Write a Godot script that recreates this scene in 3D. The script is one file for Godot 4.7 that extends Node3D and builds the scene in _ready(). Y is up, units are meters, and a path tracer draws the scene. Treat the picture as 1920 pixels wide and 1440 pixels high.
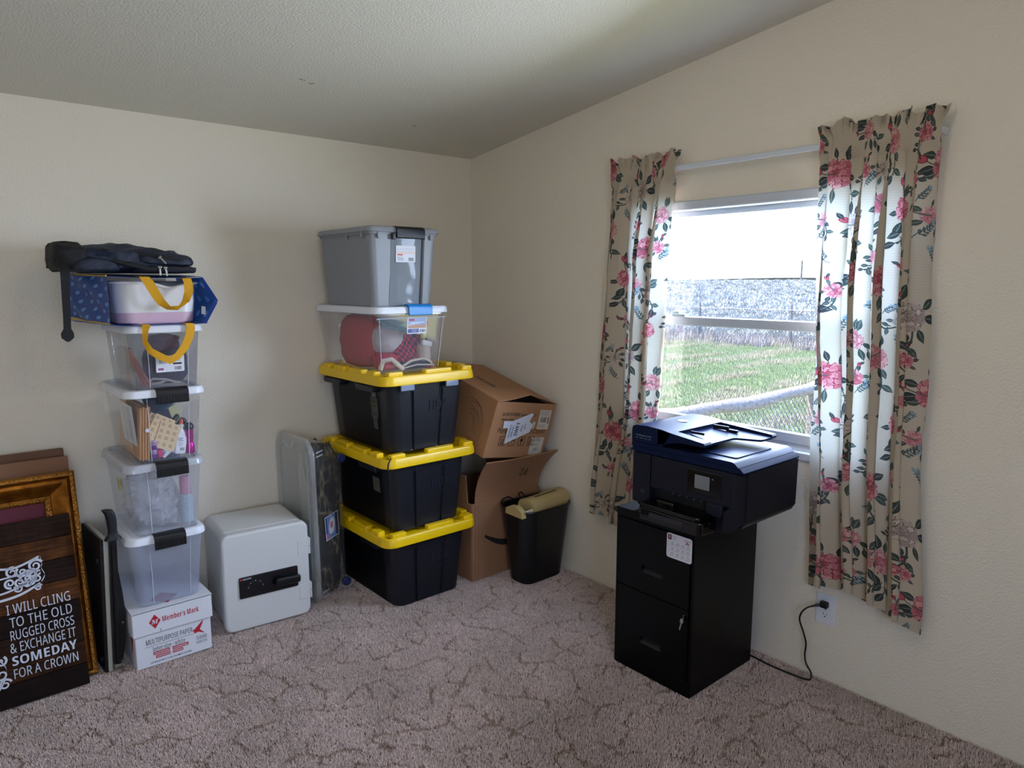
extends Node3D

# ---------------------------------------------------------------- mesh builder: a soup of triangles, counter-clockwise seen from outside
class MB:
	var p := PackedVector3Array()
	var t := PackedVector2Array()
	var x := Transform3D.IDENTITY

	func tri(a: Vector3, b: Vector3, c: Vector3, ua := Vector2.ZERO, ub := Vector2.ZERO, uc := Vector2.ZERO) -> void:
		var e := (b - a).cross(c - a)
		if e.length_squared() < 1e-16:
			return
		p.append(x * a); p.append(x * b); p.append(x * c)
		t.append(ua); t.append(ub); t.append(uc)

	func quad(a: Vector3, b: Vector3, c: Vector3, d: Vector3, u0 := Vector2(0, 1), u1 := Vector2(1, 1), u2 := Vector2(1, 0), u3 := Vector2(0, 0)) -> void:
		tri(a, b, c, u0, u1, u2)
		tri(a, c, d, u0, u2, u3)

	func face(ring: PackedVector3Array, flip := false) -> void:   # a convex cap
		var c := Vector3.ZERO
		for q in ring:
			c += q
		c /= ring.size()
		for i in ring.size():
			var j := (i + 1) % ring.size()
			if flip:
				tri(c, ring[j], ring[i])
			else:
				tri(c, ring[i], ring[j])

	func loft(rings: Array, cap0 := true, cap1 := true, closed := true) -> void:
		var n: int = rings[0].size()
		for k in rings.size() - 1:
			var a: PackedVector3Array = rings[k]
			var b: PackedVector3Array = rings[k + 1]
			for i in (n if closed else n - 1):
				var j := (i + 1) % n
				var u0 := float(i) / n
				var u1 := float(i + 1) / n
				var v0 := float(k) / (rings.size() - 1)
				var v1 := float(k + 1) / (rings.size() - 1)
				quad(a[i], a[j], b[j], b[i], Vector2(u0, v0), Vector2(u1, v0), Vector2(u1, v1), Vector2(u0, v1))
		if cap0:
			face(rings[0], true)
		if cap1:
			face(rings[-1])

	func box(c: Vector3, s: Vector3) -> void:
		var h := s / 2
		loft([MB.rect(s.x, s.z, c.y - h.y, c.x, c.z), MB.rect(s.x, s.z, c.y + h.y, c.x, c.z)])

	func rbox(c: Vector3, s: Vector3, r: float, seg := 2, cseg := 3, r2 := -1.0) -> void:   # r rounds the upright edges, r2 the top and bottom ones
		if r2 < 0:
			r2 = r
		var rings := []
		for k in seg + 1:
			var a := PI / 2 * k / seg
			rings.append(MB.rr(s.x - 2 * r2 * (1 - sin(a)), s.z - 2 * r2 * (1 - sin(a)), maxf(r - r2 * (1 - sin(a)), 0.0002), c.y - s.y / 2 + r2 * (1 - cos(a)), cseg, c.x, c.z))
		for k in seg + 1:
			var a := PI / 2 * (1.0 - float(k) / seg)
			rings.append(MB.rr(s.x - 2 * r2 * (1 - sin(a)), s.z - 2 * r2 * (1 - sin(a)), maxf(r - r2 * (1 - sin(a)), 0.0002), c.y + s.y / 2 - r2 * (1 - cos(a)), cseg, c.x, c.z))
		loft(rings)

	static func rect(w: float, d: float, y: float, cx := 0.0, cz := 0.0) -> PackedVector3Array:
		return PackedVector3Array([Vector3(cx + w / 2, y, cz + d / 2), Vector3(cx + w / 2, y, cz - d / 2), Vector3(cx - w / 2, y, cz - d / 2), Vector3(cx - w / 2, y, cz + d / 2)])

	static func rr(w: float, d: float, r: float, y: float, n := 4, cx := 0.0, cz := 0.0) -> PackedVector3Array:
		var o := PackedVector3Array()
		r = minf(r, minf(w, d) / 2)
		for q in 4:
			var sx := 1.0 if q == 0 or q == 3 else -1.0
			var sz := -1.0 if q < 2 else 1.0
			for k in n + 1:
				var a := PI / 2 * (q + float(k) / n)
				o.append(Vector3(cx + sx * (w / 2 - r) + r * cos(a), y, cz + sz * (d / 2 - r) - r * sin(a)))
		return o

	static func circle(r: float, y: float, n := 16, cx := 0.0, cz := 0.0) -> PackedVector3Array:
		var o := PackedVector3Array()
		for k in n:
			var a := TAU * k / n
			o.append(Vector3(cx + r * cos(a), y, cz - r * sin(a)))
		return o

	static func ribbed(w: float, d: float, r: float, y: float, gx: Array, gz: Array, deep: float, n := 4, cx := 0.0, cz := 0.0) -> PackedVector3Array:   # a rounded rectangle with upright grooves: [centre, half width] as shares of each side
		var o := PackedVector3Array()
		for q in 4:
			var sx := 1.0 if q == 0 or q == 3 else -1.0
			var sz := -1.0 if q < 2 else 1.0
			for k in n + 1:
				var a := PI / 2 * (q + float(k) / n)
				o.append(Vector3(cx + sx * (w / 2 - r) + r * cos(a), y, cz + sz * (d / 2 - r) - r * sin(a)))
			var along: float = (w if q % 2 == 0 else d) - 2 * r
			var list: Array = gx if q % 2 == 0 else gz
			for g in list:
				var c: float = g[0]
				if q == 0 or q == 1:
					c = 1.0 - c
				var bits := [[c - g[1], 0.0], [c - g[1] * 0.6, deep], [c + g[1] * 0.6, deep], [c + g[1], 0.0]]
				for e in bits:
					var t: float = e[0]
					var dd: float = e[1]
					var m: float = -along / 2 + along * t
					if q == 0:
						o.append(Vector3(cx - m, y, cz - d / 2 + dd))
					elif q == 1:
						o.append(Vector3(cx - w / 2 + dd, y, cz + m))
					elif q == 2:
						o.append(Vector3(cx + m, y, cz + d / 2 - dd))
					else:
						o.append(Vector3(cx + w / 2 - dd, y, cz - m))
		return o

	func lathe(prof: Array, n := 20, cap0 := true, cap1 := true) -> void:   # Vector2(radius, y), from the bottom up on the outside
		var rings := []
		for q in prof:
			rings.append(MB.circle(maxf(q.x, 0.00005), q.y, n))
		loft(rings, cap0, cap1)

	func tube(pts: Array, r, n := 8, caps := true) -> void:
		var rings := []
		var side := Vector3.ZERO
		for i in pts.size():
			var d: Vector3 = (pts[mini(i + 1, pts.size() - 1)] - pts[maxi(i - 1, 0)]).normalized()
			if side == Vector3.ZERO:
				side = d.cross(Vector3.UP if absf(d.y) < 0.9 else Vector3.RIGHT).normalized()
			side = (side - d * side.dot(d)).normalized()
			var up := d.cross(side)
			var rad: float = r if r is float else r[i]
			var ring := PackedVector3Array()
			for k in n:
				var a := TAU * k / n
				ring.append(pts[i] + (side * cos(a) + up * sin(a)) * rad)
			rings.append(ring)
		loft(rings, caps, caps)

	func strap(pts: Array, sides: Array, th: float) -> void:   # a flat band: half-width vectors along a path
		var rings := []
		for i in pts.size():
			var d: Vector3 = (pts[mini(i + 1, pts.size() - 1)] - pts[maxi(i - 1, 0)]).normalized()
			var s: Vector3 = sides[i]
			var u: Vector3 = d.cross(s).normalized() * th / 2
			rings.append(PackedVector3Array([pts[i] + s + u, pts[i] - s + u, pts[i] - s - u, pts[i] + s - u]))
		loft(rings)

	func extrude(poly: PackedVector2Array, z0: float, z1: float) -> void:   # an outline in x, y pushed from z0 to z1
		if Geometry2D.is_polygon_clockwise(poly):
			poly = poly.duplicate()
			poly.reverse()
		var idx := Geometry2D.triangulate_polygon(poly)
		for k in range(0, idx.size(), 3):
			var a := poly[idx[k]]
			var b := poly[idx[k + 1]]
			var c := poly[idx[k + 2]]
			if (b - a).cross(c - a) < 0:
				var s := b
				b = c
				c = s
			tri(Vector3(a.x, a.y, z1), Vector3(b.x, b.y, z1), Vector3(c.x, c.y, z1), a, b, c)
			tri(Vector3(a.x, a.y, z0), Vector3(c.x, c.y, z0), Vector3(b.x, b.y, z0), a, c, b)
		for i in poly.size():
			var a := poly[i]
			var b := poly[(i + 1) % poly.size()]
			quad(Vector3(a.x, a.y, z0), Vector3(b.x, b.y, z0), Vector3(b.x, b.y, z1), Vector3(a.x, a.y, z1))

	func extrude_at(c: Vector3) -> void:   # a printed umbrella: half a disc on a stick
		var a := []
		for k in 9:
			a.append(c + Vector3(0.015 * cos(PI * k / 8.0), 0.002 + 0.014 * sin(PI * k / 8.0), 0.0004))
		for k in 8:
			tri(c + Vector3(0, 0.002, 0.0004), a[k], a[k + 1])
		box(c + Vector3(0, -0.008, 0), Vector3(0.002, 0.02, 0.0006))

	func grid(f: Callable, nu: int, nv: int) -> void:   # f(u, v) gives the place; u to the right and v up, seen from outside
		var rows := []
		for j in nv + 1:
			var row := PackedVector3Array()
			for i in nu + 1:
				row.append(f.call(float(i) / nu, float(j) / nv))
			rows.append(row)
		for j in nv:
			for i in nu:
				var u0 := float(i) / nu
				var u1 := float(i + 1) / nu
				var v0 := 1.0 - float(j) / nv
				var v1 := 1.0 - float(j + 1) / nv
				quad(rows[j][i], rows[j][i + 1], rows[j + 1][i + 1], rows[j + 1][i], Vector2(u0, v0), Vector2(u1, v0), Vector2(u1, v1), Vector2(u0, v1))

	func sheet(f: Callable, nu: int, nv: int, th: float) -> void:   # a cloth or plastic sheet with thickness: f(u, v) gives the place of its face
		var a := []
		for j in nv + 1:
			for i in nu + 1:
				a.append(f.call(float(i) / nu, float(j) / nv))
		var w := nu + 1
		var nrm := []
		for j in nv + 1:
			for i in nu + 1:
				var du: Vector3 = a[j * w + mini(i + 1, nu)] - a[j * w + maxi(i - 1, 0)]
				var dv: Vector3 = a[mini(j + 1, nv) * w + i] - a[maxi(j - 1, 0) * w + i]
				nrm.append(du.cross(dv).normalized() * th)
		for j in nv:
			for i in nu:
				var k := j * w + i
				var u0 := Vector2(float(i) / nu, 1.0 - float(j) / nv)
				var u1 := Vector2(float(i + 1) / nu, 1.0 - float(j) / nv)
				var u2 := Vector2(float(i + 1) / nu, 1.0 - float(j + 1) / nv)
				var u3 := Vector2(float(i) / nu, 1.0 - float(j + 1) / nv)
				quad(a[k], a[k + 1], a[k + w + 1], a[k + w], u0, u1, u2, u3)
				quad(a[k] - nrm[k], a[k + w] - nrm[k + w], a[k + w + 1] - nrm[k + w + 1], a[k + 1] - nrm[k + 1], u0, u3, u2, u1)
		for i in nu:
			for j in [0, nv]:
				var k: int = j * w + i
				var l := k + 1
				if j == 0:
					quad(a[k] - nrm[k], a[l] - nrm[l], a[l], a[k])
				else:
					quad(a[k], a[l], a[l] - nrm[l], a[k] - nrm[k])
		for j in nv:
			for i in [0, nu]:
				var k: int = j * w + i
				var l := k + w
				if i == 0:
					quad(a[k], a[l], a[l] - nrm[l], a[k] - nrm[k])
				else:
					quad(a[k] - nrm[k], a[l] - nrm[l], a[l], a[k])

	func mesh(ang := 38.0) -> ArrayMesh:
		var n := p.size()
		var fn := PackedVector3Array()
		var un := PackedVector3Array()
		fn.resize(n / 3)
		un.resize(n / 3)
		var at := {}
		for f in n / 3:
			var e := (p[3 * f + 1] - p[3 * f]).cross(p[3 * f + 2] - p[3 * f])
			fn[f] = e
			un[f] = e.normalized()
			for k in 3:
				var key := Vector3i((p[3 * f + k] * 20000.0).round())
				if at.has(key):
					at[key].append(f)
				else:
					at[key] = [f]
		var lim := cos(deg_to_rad(ang))
		var v := PackedVector3Array()
		var nn := PackedVector3Array()
		var uv := PackedVector2Array()
		v.resize(n)
		nn.resize(n)
		uv.resize(n)
		for f in n / 3:
			for k in 3:
				var s := Vector3.ZERO
				for g in at[Vector3i((p[3 * f + k] * 20000.0).round())]:
					if un[f].dot(un[g]) > lim:
						s += fn[g]
				var o: int = 3 * f + [0, 2, 1][k]
				v[o] = p[3 * f + k]
				nn[o] = s.normalized() if s.length_squared() > 1e-20 else un[f]
				uv[o] = t[3 * f + k]
		var a := []
		a.resize(Mesh.ARRAY_MAX)
		a[Mesh.ARRAY_VERTEX] = v
		a[Mesh.ARRAY_NORMAL] = nn
		a[Mesh.ARRAY_TEX_UV] = uv
		var m := ArrayMesh.new()
		m.add_surface_from_arrays(Mesh.PRIMITIVE_TRIANGLES, a)
		return m

# ---------------------------------------------------------------- nodes
func obj(called: String, shape, material: Material, parent: Node = self, ang := 38.0) -> MeshInstance3D:
	var o := MeshInstance3D.new()
	o.name = called
	if shape is MB and shape.p.is_empty():
		push_error("empty " + called)
	o.mesh = shape.mesh(ang) if shape is MB else shape
	o.material_override = material
	parent.add_child(o, true)
	return o

func thing(called: String, label: String, category: String, at := Vector3.ZERO, turn := 0.0, group := "") -> Node3D:
	var o := Node3D.new()
	o.name = called
	add_child(o, true)
	o.position = at
	o.rotation.y = turn
	tag(o, label, category, group)
	return o

func tag(o: Node, label: String, category: String, group := "") -> Node:
	o.set_meta("label", label)
	o.set_meta("category", category)
	if group:
		o.set_meta("group", group)
	return o

func struct(called: String, shape, material: Material, parent: Node = self) -> MeshInstance3D:
	var o := obj(called, shape, material, parent)
	if parent == self:
		o.set_meta("kind", "structure")
	return o

func V(x: float, y: float, z: float) -> Vector3:
	return Vector3(x, y, z)

# ---------------------------------------------------------------- materials
var mats := {}

func mat(called: String, c: Color, rough := 0.6, metal := 0.0) -> StandardMaterial3D:
	if mats.has(called):
		return mats[called]
	var m := StandardMaterial3D.new()
	m.resource_name = called
	m.albedo_color = c
	m.roughness = rough
	m.metallic = metal
	mats[called] = m
	return m

func clear(called: String, c: Color, alpha: float, rough := 0.12) -> StandardMaterial3D:   # see-through plastic
	if mats.has(called):
		return mats[called]
	var m := mat(called, Color(c.r, c.g, c.b, alpha), rough)
	m.transparency = BaseMaterial3D.TRANSPARENCY_ALPHA
	m.cull_mode = BaseMaterial3D.CULL_DISABLED
	return m

func noise_tex(freq: float, octaves := 3, size := 512, seed_ := 1, kind := FastNoiseLite.TYPE_SIMPLEX_SMOOTH, ramp: Gradient = null) -> NoiseTexture2D:
	var n := FastNoiseLite.new()
	n.seed = seed_
	n.noise_type = kind
	n.frequency = freq
	n.fractal_octaves = octaves
	var t := NoiseTexture2D.new()
	t.width = size
	t.height = size
	t.seamless = true
	t.noise = n
	if ramp:
		t.color_ramp = ramp
	return t

func ramp(list: Array) -> Gradient:
	var g := Gradient.new()
	g.offsets = PackedFloat32Array()
	g.colors = PackedColorArray()
	var o := PackedFloat32Array()
	var c := PackedColorArray()
	for k in list:
		o.append(k[0])
		c.append(k[1])
	g.offsets = o
	g.colors = c
	return g

func bumpy(m: StandardMaterial3D, tex: Texture2D, cm: float, scale := 1.0, world := false) -> StandardMaterial3D:
	m.heightmap_enabled = true
	m.heightmap_texture = tex
	m.heightmap_scale = cm
	m.uv1_triplanar = true
	m.uv1_world_triplanar = world
	m.uv1_scale = Vector3.ONE * scale
	return m

func H(s: String) -> Color:
	return Color.html(s)

# ---------------------------------------------------------------- lettering: a flat TextMesh laid on a face (origin = middle, right = whole width, up = letter height)
var fonts := {}

func font(face := "Droid Sans", weight := 400) -> Font:
	var key := face + str(weight)
	if not fonts.has(key):
		var f := SystemFont.new()
		f.font_names = PackedStringArray([face])
		f.font_weight = weight
		fonts[key] = f
	return fonts[key]

func lettering(parent: Node, words: String, material: Material, mid: Vector3, right: Vector3, up: Vector3, f: Font = null, slant := 0.0, called := "lettering", thick := 0.0) -> MeshInstance3D:
	var tm := TextMesh.new()
	tm.text = words
	tm.font = f if f else font()
	tm.font_size = 48
	tm.pixel_size = 0.01
	tm.depth = 0.0
	tm.curve_step = 1.5
	var bb := tm.get_aabb()
	var out := right.cross(up).normalized()
	var mb := MB.new()
	for s in tm.get_surface_count():
		var a := tm.surface_get_arrays(s)
		var vs: PackedVector3Array = a[Mesh.ARRAY_VERTEX]
		var ix = a[Mesh.ARRAY_INDEX]
		var list: PackedInt32Array = ix if ix != null else PackedInt32Array(range(vs.size()))
		for k in range(0, list.size() / 3 * 3, 3):
			var q := []
			for j in 3:
				var w: Vector3 = vs[list[k + j]]
				var fx := (w.x - bb.position.x) / bb.size.x - 0.5
				var fy := (w.y - bb.position.y) / bb.size.y - 0.5
				q.append(mid + right * fx + up * (fy) + right.normalized() * up.length() * slant * fy + out * thick)
			if (q[1] - q[0]).cross(q[2] - q[0]).dot(out) < 0:
				mb.tri(q[0], q[2], q[1])
			else:
				mb.tri(q[0], q[1], q[2])
	return obj(called, mb, material, parent)

func card(called: String, mid: Vector3, right: Vector3, up: Vector3, material: Material, parent: Node, th := 0.0006, r := 0.0) -> MeshInstance3D:   # a thin printed sheet with real thickness, UV over its face
	var n := right.cross(up).normalized() * th
	var mb := MB.new()
	var ring := PackedVector2Array()
	if r <= 0.0:
		ring = PackedVector2Array([Vector2(-0.5, -0.5), Vector2(0.5, -0.5), Vector2(0.5, 0.5), Vector2(-0.5, 0.5)])
	else:
		for q in MB.rr(right.length(), up.length(), r, 0, 3):
			ring.append(Vector2(q.x / right.length(), -q.z / up.length()))
	var k := ring.size()
	for i in k:
		var a := ring[i]
		var b := ring[(i + 1) % k]
		var pa := mid + right * a.x + up * a.y
		var pb := mid + right * b.x + up * b.y
		mb.tri(mid + n, pa + n, pb + n, Vector2(0.5, 0.5), Vector2(a.x + 0.5, 0.5 - a.y), Vector2(b.x + 0.5, 0.5 - b.y))
		mb.tri(mid, pb, pa, Vector2(0.5, 0.5), Vector2(b.x + 0.5, 0.5 - b.y), Vector2(a.x + 0.5, 0.5 - a.y))
		mb.quad(pa, pb, pb + n, pa + n, Vector2(a.x + 0.5, 0.5 - a.y), Vector2(b.x + 0.5, 0.5 - b.y), Vector2(b.x + 0.5, 0.5 - b.y), Vector2(a.x + 0.5, 0.5 - a.y))
	return obj(called, mb, material, parent)

func printed(called: String, im: Image, rough := 0.5) -> StandardMaterial3D:
	var m := mat(called, Color.WHITE, rough)
	m.albedo_texture = ImageTexture.create_from_image(im)
	return m

func blank(w: int, h: int, c: Color) -> Image:
	var im := Image.create(w, h, false, Image.FORMAT_RGBA8)
	im.fill(c)
	return im

func lines(im: Image, x: int, y: int, w: int, n: int, gap: int, c: Color, rng: RandomNumberGenerator, th := 2) -> void:   # rows of unreadably small print
	for k in n:
		var at := x
		var stop := x + int(w * rng.randf_range(0.6, 1.0))
		while at < stop:
			var l := rng.randi_range(3, 10)
			im.fill_rect(Rect2i(at, y + k * gap, mini(l, stop - at), th), c)
			at += l + 2

func bars(im: Image, r: Rect2i, rng: RandomNumberGenerator) -> void:   # a bar code
	var at := r.position.x
	while at < r.end.x:
		var w := rng.randi_range(1, 3)
		im.fill_rect(Rect2i(at, r.position.y, mini(w, r.end.x - at), r.size.y), Color(0.08, 0.08, 0.08))
		at += w + rng.randi_range(1, 3)

# ---------------------------------------------------------------- the scene
const SKYLIGHT := 11.5
const YARDLIGHT := 1.0
const SECONDLIGHT := 2.3
var rng := RandomNumberGenerator.new()

func _ready() -> void:
	rng.seed = 7
	var cam := Camera3D.new()
	cam.name = "camera"
	cam.fov = 57.22
	cam.near = 0.05
	cam.far = 2000.0
	add_child(cam)
	cam.position = V(-2.622, 1.55, 3.435)
	cam.rotation = V(deg_to_rad(-8.2), deg_to_rad(-40.6), 0)
	cam.current = true

	var we := WorldEnvironment.new()
	we.name = "environment"
	var env := Environment.new()
	env.tonemap_mode = Environment.TONE_MAPPER_LINEAR
	env.tonemap_exposure = 1.1
	env.background_mode = Environment.BG_SKY
	var sky := ProceduralSkyMaterial.new()
	sky.sky_top_color = H("74a8ff")
	sky.sky_horizon_color = H("dfeafc")
	sky.sky_curve = 0.25
	sky.ground_bottom_color = H("9aa08c")
	sky.ground_horizon_color = H("d8dcd8")
	sky.sky_energy_multiplier = 2.2
	sky.ground_energy_multiplier = 1.0
	env.sky = Sky.new()
	env.sky.sky_material = sky
	env.sdfgi_enabled = true
	env.ssao_enabled = true
	env.ssil_enabled = true
	we.environment = env
	add_child(we)

	var sun := DirectionalLight3D.new()   # high over the roof, so it lights the yard but never the window
	sun.name = "sun"
	sun.light_color = H("fff3dc")
	sun.light_energy = 9.5
	sun.light_angular_distance = 0.53
	sun.shadow_enabled = true
	sun.sky_mode = DirectionalLight3D.SKY_MODE_LIGHT_ONLY
	add_child(sun)
	sun.look_at_from_position(Vector3.ZERO, V(0.30, -0.88, 0.36))

	# daylight let in by the windows: the sky's share falls inwards and down, the sunlit yard's share upwards
	for q in [["window_skylight", H("c8dcff"), SKYLIGHT, V(0.33, 1.49, 1.865), -36.0, 90.0], ["window_yardlight", H("ccd160"), YARDLIGHT, V(0.29, 1.33, 1.865), 26.0, 90.0], ["second_window_light", H("cfe0ff"), SECONDLIGHT, V(-2.86, 1.40, ZF - 0.03), -8.0, 0.0]]:
		var a := AreaLight3D.new()
		a.name = q[0]
		a.light_color = q[1]
		a.light_energy = q[2]
		a.area_size = Vector2(1.1, 0.92)
		a.area_normalize_energy = false
		a.area_range = 14.0
		a.shadow_enabled = true
		add_child(a)
		a.position = q[3]
		a.rotation = V(deg_to_rad(q[4]), deg_to_rad(q[5]), 0)

	room()
	ceiling_lamp()
	window("window_1", Transform3D.IDENTITY)
	window("window_2", Transform3D(Basis(V(0, 1, 0), -PI / 2), V(-0.995, 0, ZF)))
	yard()
	carpet()
	curtains()
	left_stack()
	left_side()
	totes()
	cartons()
	printer_corner()

const CEIL0 := 2.272       # height of the ceiling at the low wall (z = 0)
const RISE := 0.129        # the ceiling climbs towards the camera
const XL := -3.75
const ZF := 4.7

func ceil_at(z: float) -> float:
	return CEIL0 + RISE * z

func room() -> void:
	var plaster := mat("painted orange-peel drywall", H("e6dcc9"), 0.55)
	bumpy(plaster, noise_tex(0.03, 2, 1024, 3), 0.14, 2.6, true)
	var cpl := mat("painted ceiling", H("dbd5c6"), 0.7)
	bumpy(cpl, noise_tex(0.032, 2, 1024, 9), 0.2, 2.4, true)
	var under := mat("carpet backing", H("6a5748"), 1.0)
	# low wall at the back (z = 0)
	var b := MB.new()
	b.box(V((XL) / 2, CEIL0 / 2, -0.06), V(-XL + 0.24, CEIL0 + 0.02, 0.12))
	struct("wall_back", b, plaster)
	# wall with the window (x = 0): four pieces round the opening, the top one follows the slope
	b = MB.new()
	b.box(V(0.06, 1.2, (WZ0 - 0.0) / 2), V(0.12, 3.6, WZ0))
	b.box(V(0.06, 1.2, (WZ1 + ZF) / 2), V(0.12, 3.6, ZF - WZ1))
	b.box(V(0.06, (WY0 - 0.6) / 2, (WZ0 + WZ1) / 2), V(0.12, WY0 + 0.6, WZ1 - WZ0))
	b.box(V(0.06, (WY1 + 3.0) / 2, (WZ0 + WZ1) / 2), V(0.12, 3.0 - WY1, WZ1 - WZ0))
	struct("wall_right", b, plaster)
	b = MB.new()
	b.box(V(XL - 0.06, 1.45, ZF / 2), V(0.12, 3.1, ZF + 0.24))
	struct("wall_left", b, plaster)
	b = MB.new()
	var o0 := -0.995 - WZ1
	var o1 := -0.995 - WZ0
	b.box(V((XL - 0.12 + o0) / 2, 1.45, ZF + 0.06), V(o0 - XL + 0.12, 3.1, 0.12))
	b.box(V((0.12 + o1) / 2, 1.45, ZF + 0.06), V(0.12 - o1, 3.1, 0.12))
	b.box(V((o0 + o1) / 2, (WY0 - 0.1) / 2, ZF + 0.06), V(o1 - o0, WY0 + 0.1, 0.12))
	b.box(V((o0 + o1) / 2, (WY1 + 3.0) / 2, ZF + 0.06), V(o1 - o0, 3.0 - WY1, 0.12))
	struct("wall_front", b, plaster)
	b = MB.new()
	b.extrude(PackedVector2Array([Vector2(-ZF - 0.12, ceil_at(ZF + 0.12)), Vector2(0.12, ceil_at(-0.12)), Vector2(0.12, ceil_at(-0.12) + 0.16), Vector2(-ZF - 0.12, ceil_at(ZF + 0.12) + 0.16)]), XL - 0.12, 0.14)
	var c := struct("ceiling", b, cpl)
	c.rotation.y = PI / 2    # its own x ran along -z
	b = MB.new()
	b.box(V(XL / 2, -0.075, ZF / 2), V(-XL + 0.24, 0.13, ZF + 0.24))
	struct("floor", b, under)
	# marks on the ceiling and the wall
	var mark := mat("small dark scuff", H("6d6a63"), 0.8)
	var n_ := 0
	for q in [V(-1.28, 0, 0.62), V(-0.63, 0, 0.36), V(-1.33, 0, 0.64)]:
		var sp := MB.new()
		for k in 5:
			var o := V(rng.randf_range(-0.012, 0.012), 0, rng.randf_range(-0.006, 0.006))
			sp.box(V(q.x, ceil_at(q.z + o.z) - 0.0006, q.z) + o, V(rng.randf_range(0.004, 0.012), 0.001, 0.003))
		tag(obj("scuff_mark", sp, mark), ["small dark scuff on the ceiling above the left bins", "small dark scuff on the ceiling nearest the room's corner", "fainter dark fleck beside the ceiling scuff above the left bins"][n_], "mark", "scuffs on the ceiling")
		n_ += 1

func ceiling_lamp() -> void:
	var at := V(-1.75, ceil_at(2.5) - 0.002, 2.5)
	var t := thing("ceiling_lamp", "round frosted glass ceiling lamp above the middle of the room", "lamp", at)
	var glow := mat("frosted lamp glass", H("fff4dc"), 0.4)
	glow.emission_enabled = true
	glow.emission = H("ffe9bf")
	glow.emission_energy_multiplier = 2.5
	var b := MB.new()
	b.lathe([Vector2(0.02, -0.11), Vector2(0.09, -0.098), Vector2(0.14, -0.07), Vector2(0.165, -0.03)], 28, true, false)
	obj("lamp_shade", b, glow, t)
	b = MB.new()
	b.lathe([Vector2(0.165, -0.034), Vector2(0.178, -0.03), Vector2(0.178, 0.0), Vector2(0.16, 0.012)], 28)
	obj("lamp_base", b, mat("lamp base enamel", H("e8e4da"), 0.4), t)
	var l := OmniLight3D.new()
	l.name = "lamp_light"
	l.light_color = H("ffeedb")
	l.light_energy = LAMP
	l.light_size = 0.12
	l.omni_range = 12.0
	l.omni_attenuation = 2.0
	l.shadow_enabled = true
	add_child(l)
	l.position = at - V(0, 0.22, 0)

const LAMP := 0.16
const WZ0 := 1.27
const WZ1 := 2.46
const WY0 := 0.86
const WY1 := 1.9

func window(called: String, at: Transform3D) -> void:
	var t := thing(called, "", "window")
	t.transform = at
	t.remove_meta("category")
	t.remove_meta("label")
	t.set_meta("kind", "structure")
	var vinyl := mat("white vinyl window frame", H("c3cad3"), 0.4)
	var mid := (WZ0 + WZ1) / 2
	var w := WZ1 - WZ0
	# outer frame, stepped
	for part in [[V(0.03, WY1 - 0.02, mid), V(0.09, 0.04, w)], [V(0.03, WY0 + 0.016, mid), V(0.09, 0.032, w)], [V(0.03, (WY0 + WY1) / 2, WZ0 + 0.02), V(0.09, WY1 - WY0 - 0.07, 0.04)], [V(0.03, (WY0 + WY1) / 2, WZ1 - 0.02), V(0.09, WY1 - WY0 - 0.07, 0.04)]]:
		var b := MB.new()
		b.rbox(part[0], part[1], 0.004, 1, 1)
		obj("window_frame", b, vinyl, t)
	# sloped inner sill with its ridges
	var s := MB.new()
	s.extrude(PackedVector2Array([Vector2(-0.012, WY0), Vector2(0.06, WY0), Vector2(0.06, WY0 + 0.062), Vector2(0.03, WY0 + 0.062), Vector2(0.028, WY0 + 0.046), Vector2(0.008, WY0 + 0.042), Vector2(0.006, WY0 + 0.028), Vector2(-0.012, WY0 + 0.024)]), WZ0 + 0.002, WZ1 - 0.002)
	obj("window_sill", s, vinyl, t)
	# upper sash (further out) and lower sash (nearer)
	for k in 2:
		var x := 0.052 if k == 0 else 0.03
		var y0 := 1.36 if k == 0 else WY0 + 0.055
		var y1 := WY1 - 0.036 if k == 0 else 1.4
		var z0 := WZ0 + 0.034
		var z1 := WZ1 - 0.034
		var r := 0.028 if k == 0 else 0.04
		var sash := Node3D.new()
		sash.name = "window_sash"
		t.add_child(sash, true)
		for q in [[V(x, y1 - r / 2, mid), V(0.024, r, z1 - z0)], [V(x, y0 + r / 2, mid), V(0.024, r, z1 - z0)], [V(x, (y0 + y1) / 2, z0 + r / 2), V(0.024, y1 - y0 - 2 * r, r)], [V(x, (y0 + y1) / 2, z1 - r / 2), V(0.024, y1 - y0 - 2 * r, r)]]:
			var b := MB.new()
			b.rbox(q[0], q[1], 0.003, 1, 1)
			obj("sash_rail", b, vinyl, sash)
		var g := MB.new()
		g.box(V(x, (y0 + y1) / 2, mid), V(0.004, y1 - y0 - 2 * r + 0.01, z1 - z0 - 2 * r + 0.01))
		obj("window_pane", g, clear("window glass", H("eef6f6"), 0.02, 0.0), sash)
	# the sash lock on the meeting rail
	var lk := MB.new()
	lk.rbox(V(0.03, 1.405, 1.505), V(0.024, 0.012, 0.07), 0.004)
	lk.rbox(V(0.03, 1.415, 1.49), V(0.018, 0.016, 0.032), 0.004)
	obj("sash_lock", lk, mat("window lock plastic", H("8fa0a0"), 0.4), t)


const GY := -0.5    # the yard lies lower than the floor

func in_wedge(x: float, r: RandomNumberGenerator, spare := 1.5) -> float:   # a z that the window can show at that x
	if spare > 0.0:   # with room to spare for a step to either side
		return r.randf_range(3.435 - 1.08 * (x + 2.62) - spare, 3.435 - 0.2 * (x + 2.62) + spare)
	return r.randf_range(3.435 - 0.83 * (x + 2.62), 3.435 - 0.35 * (x + 2.62))

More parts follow.
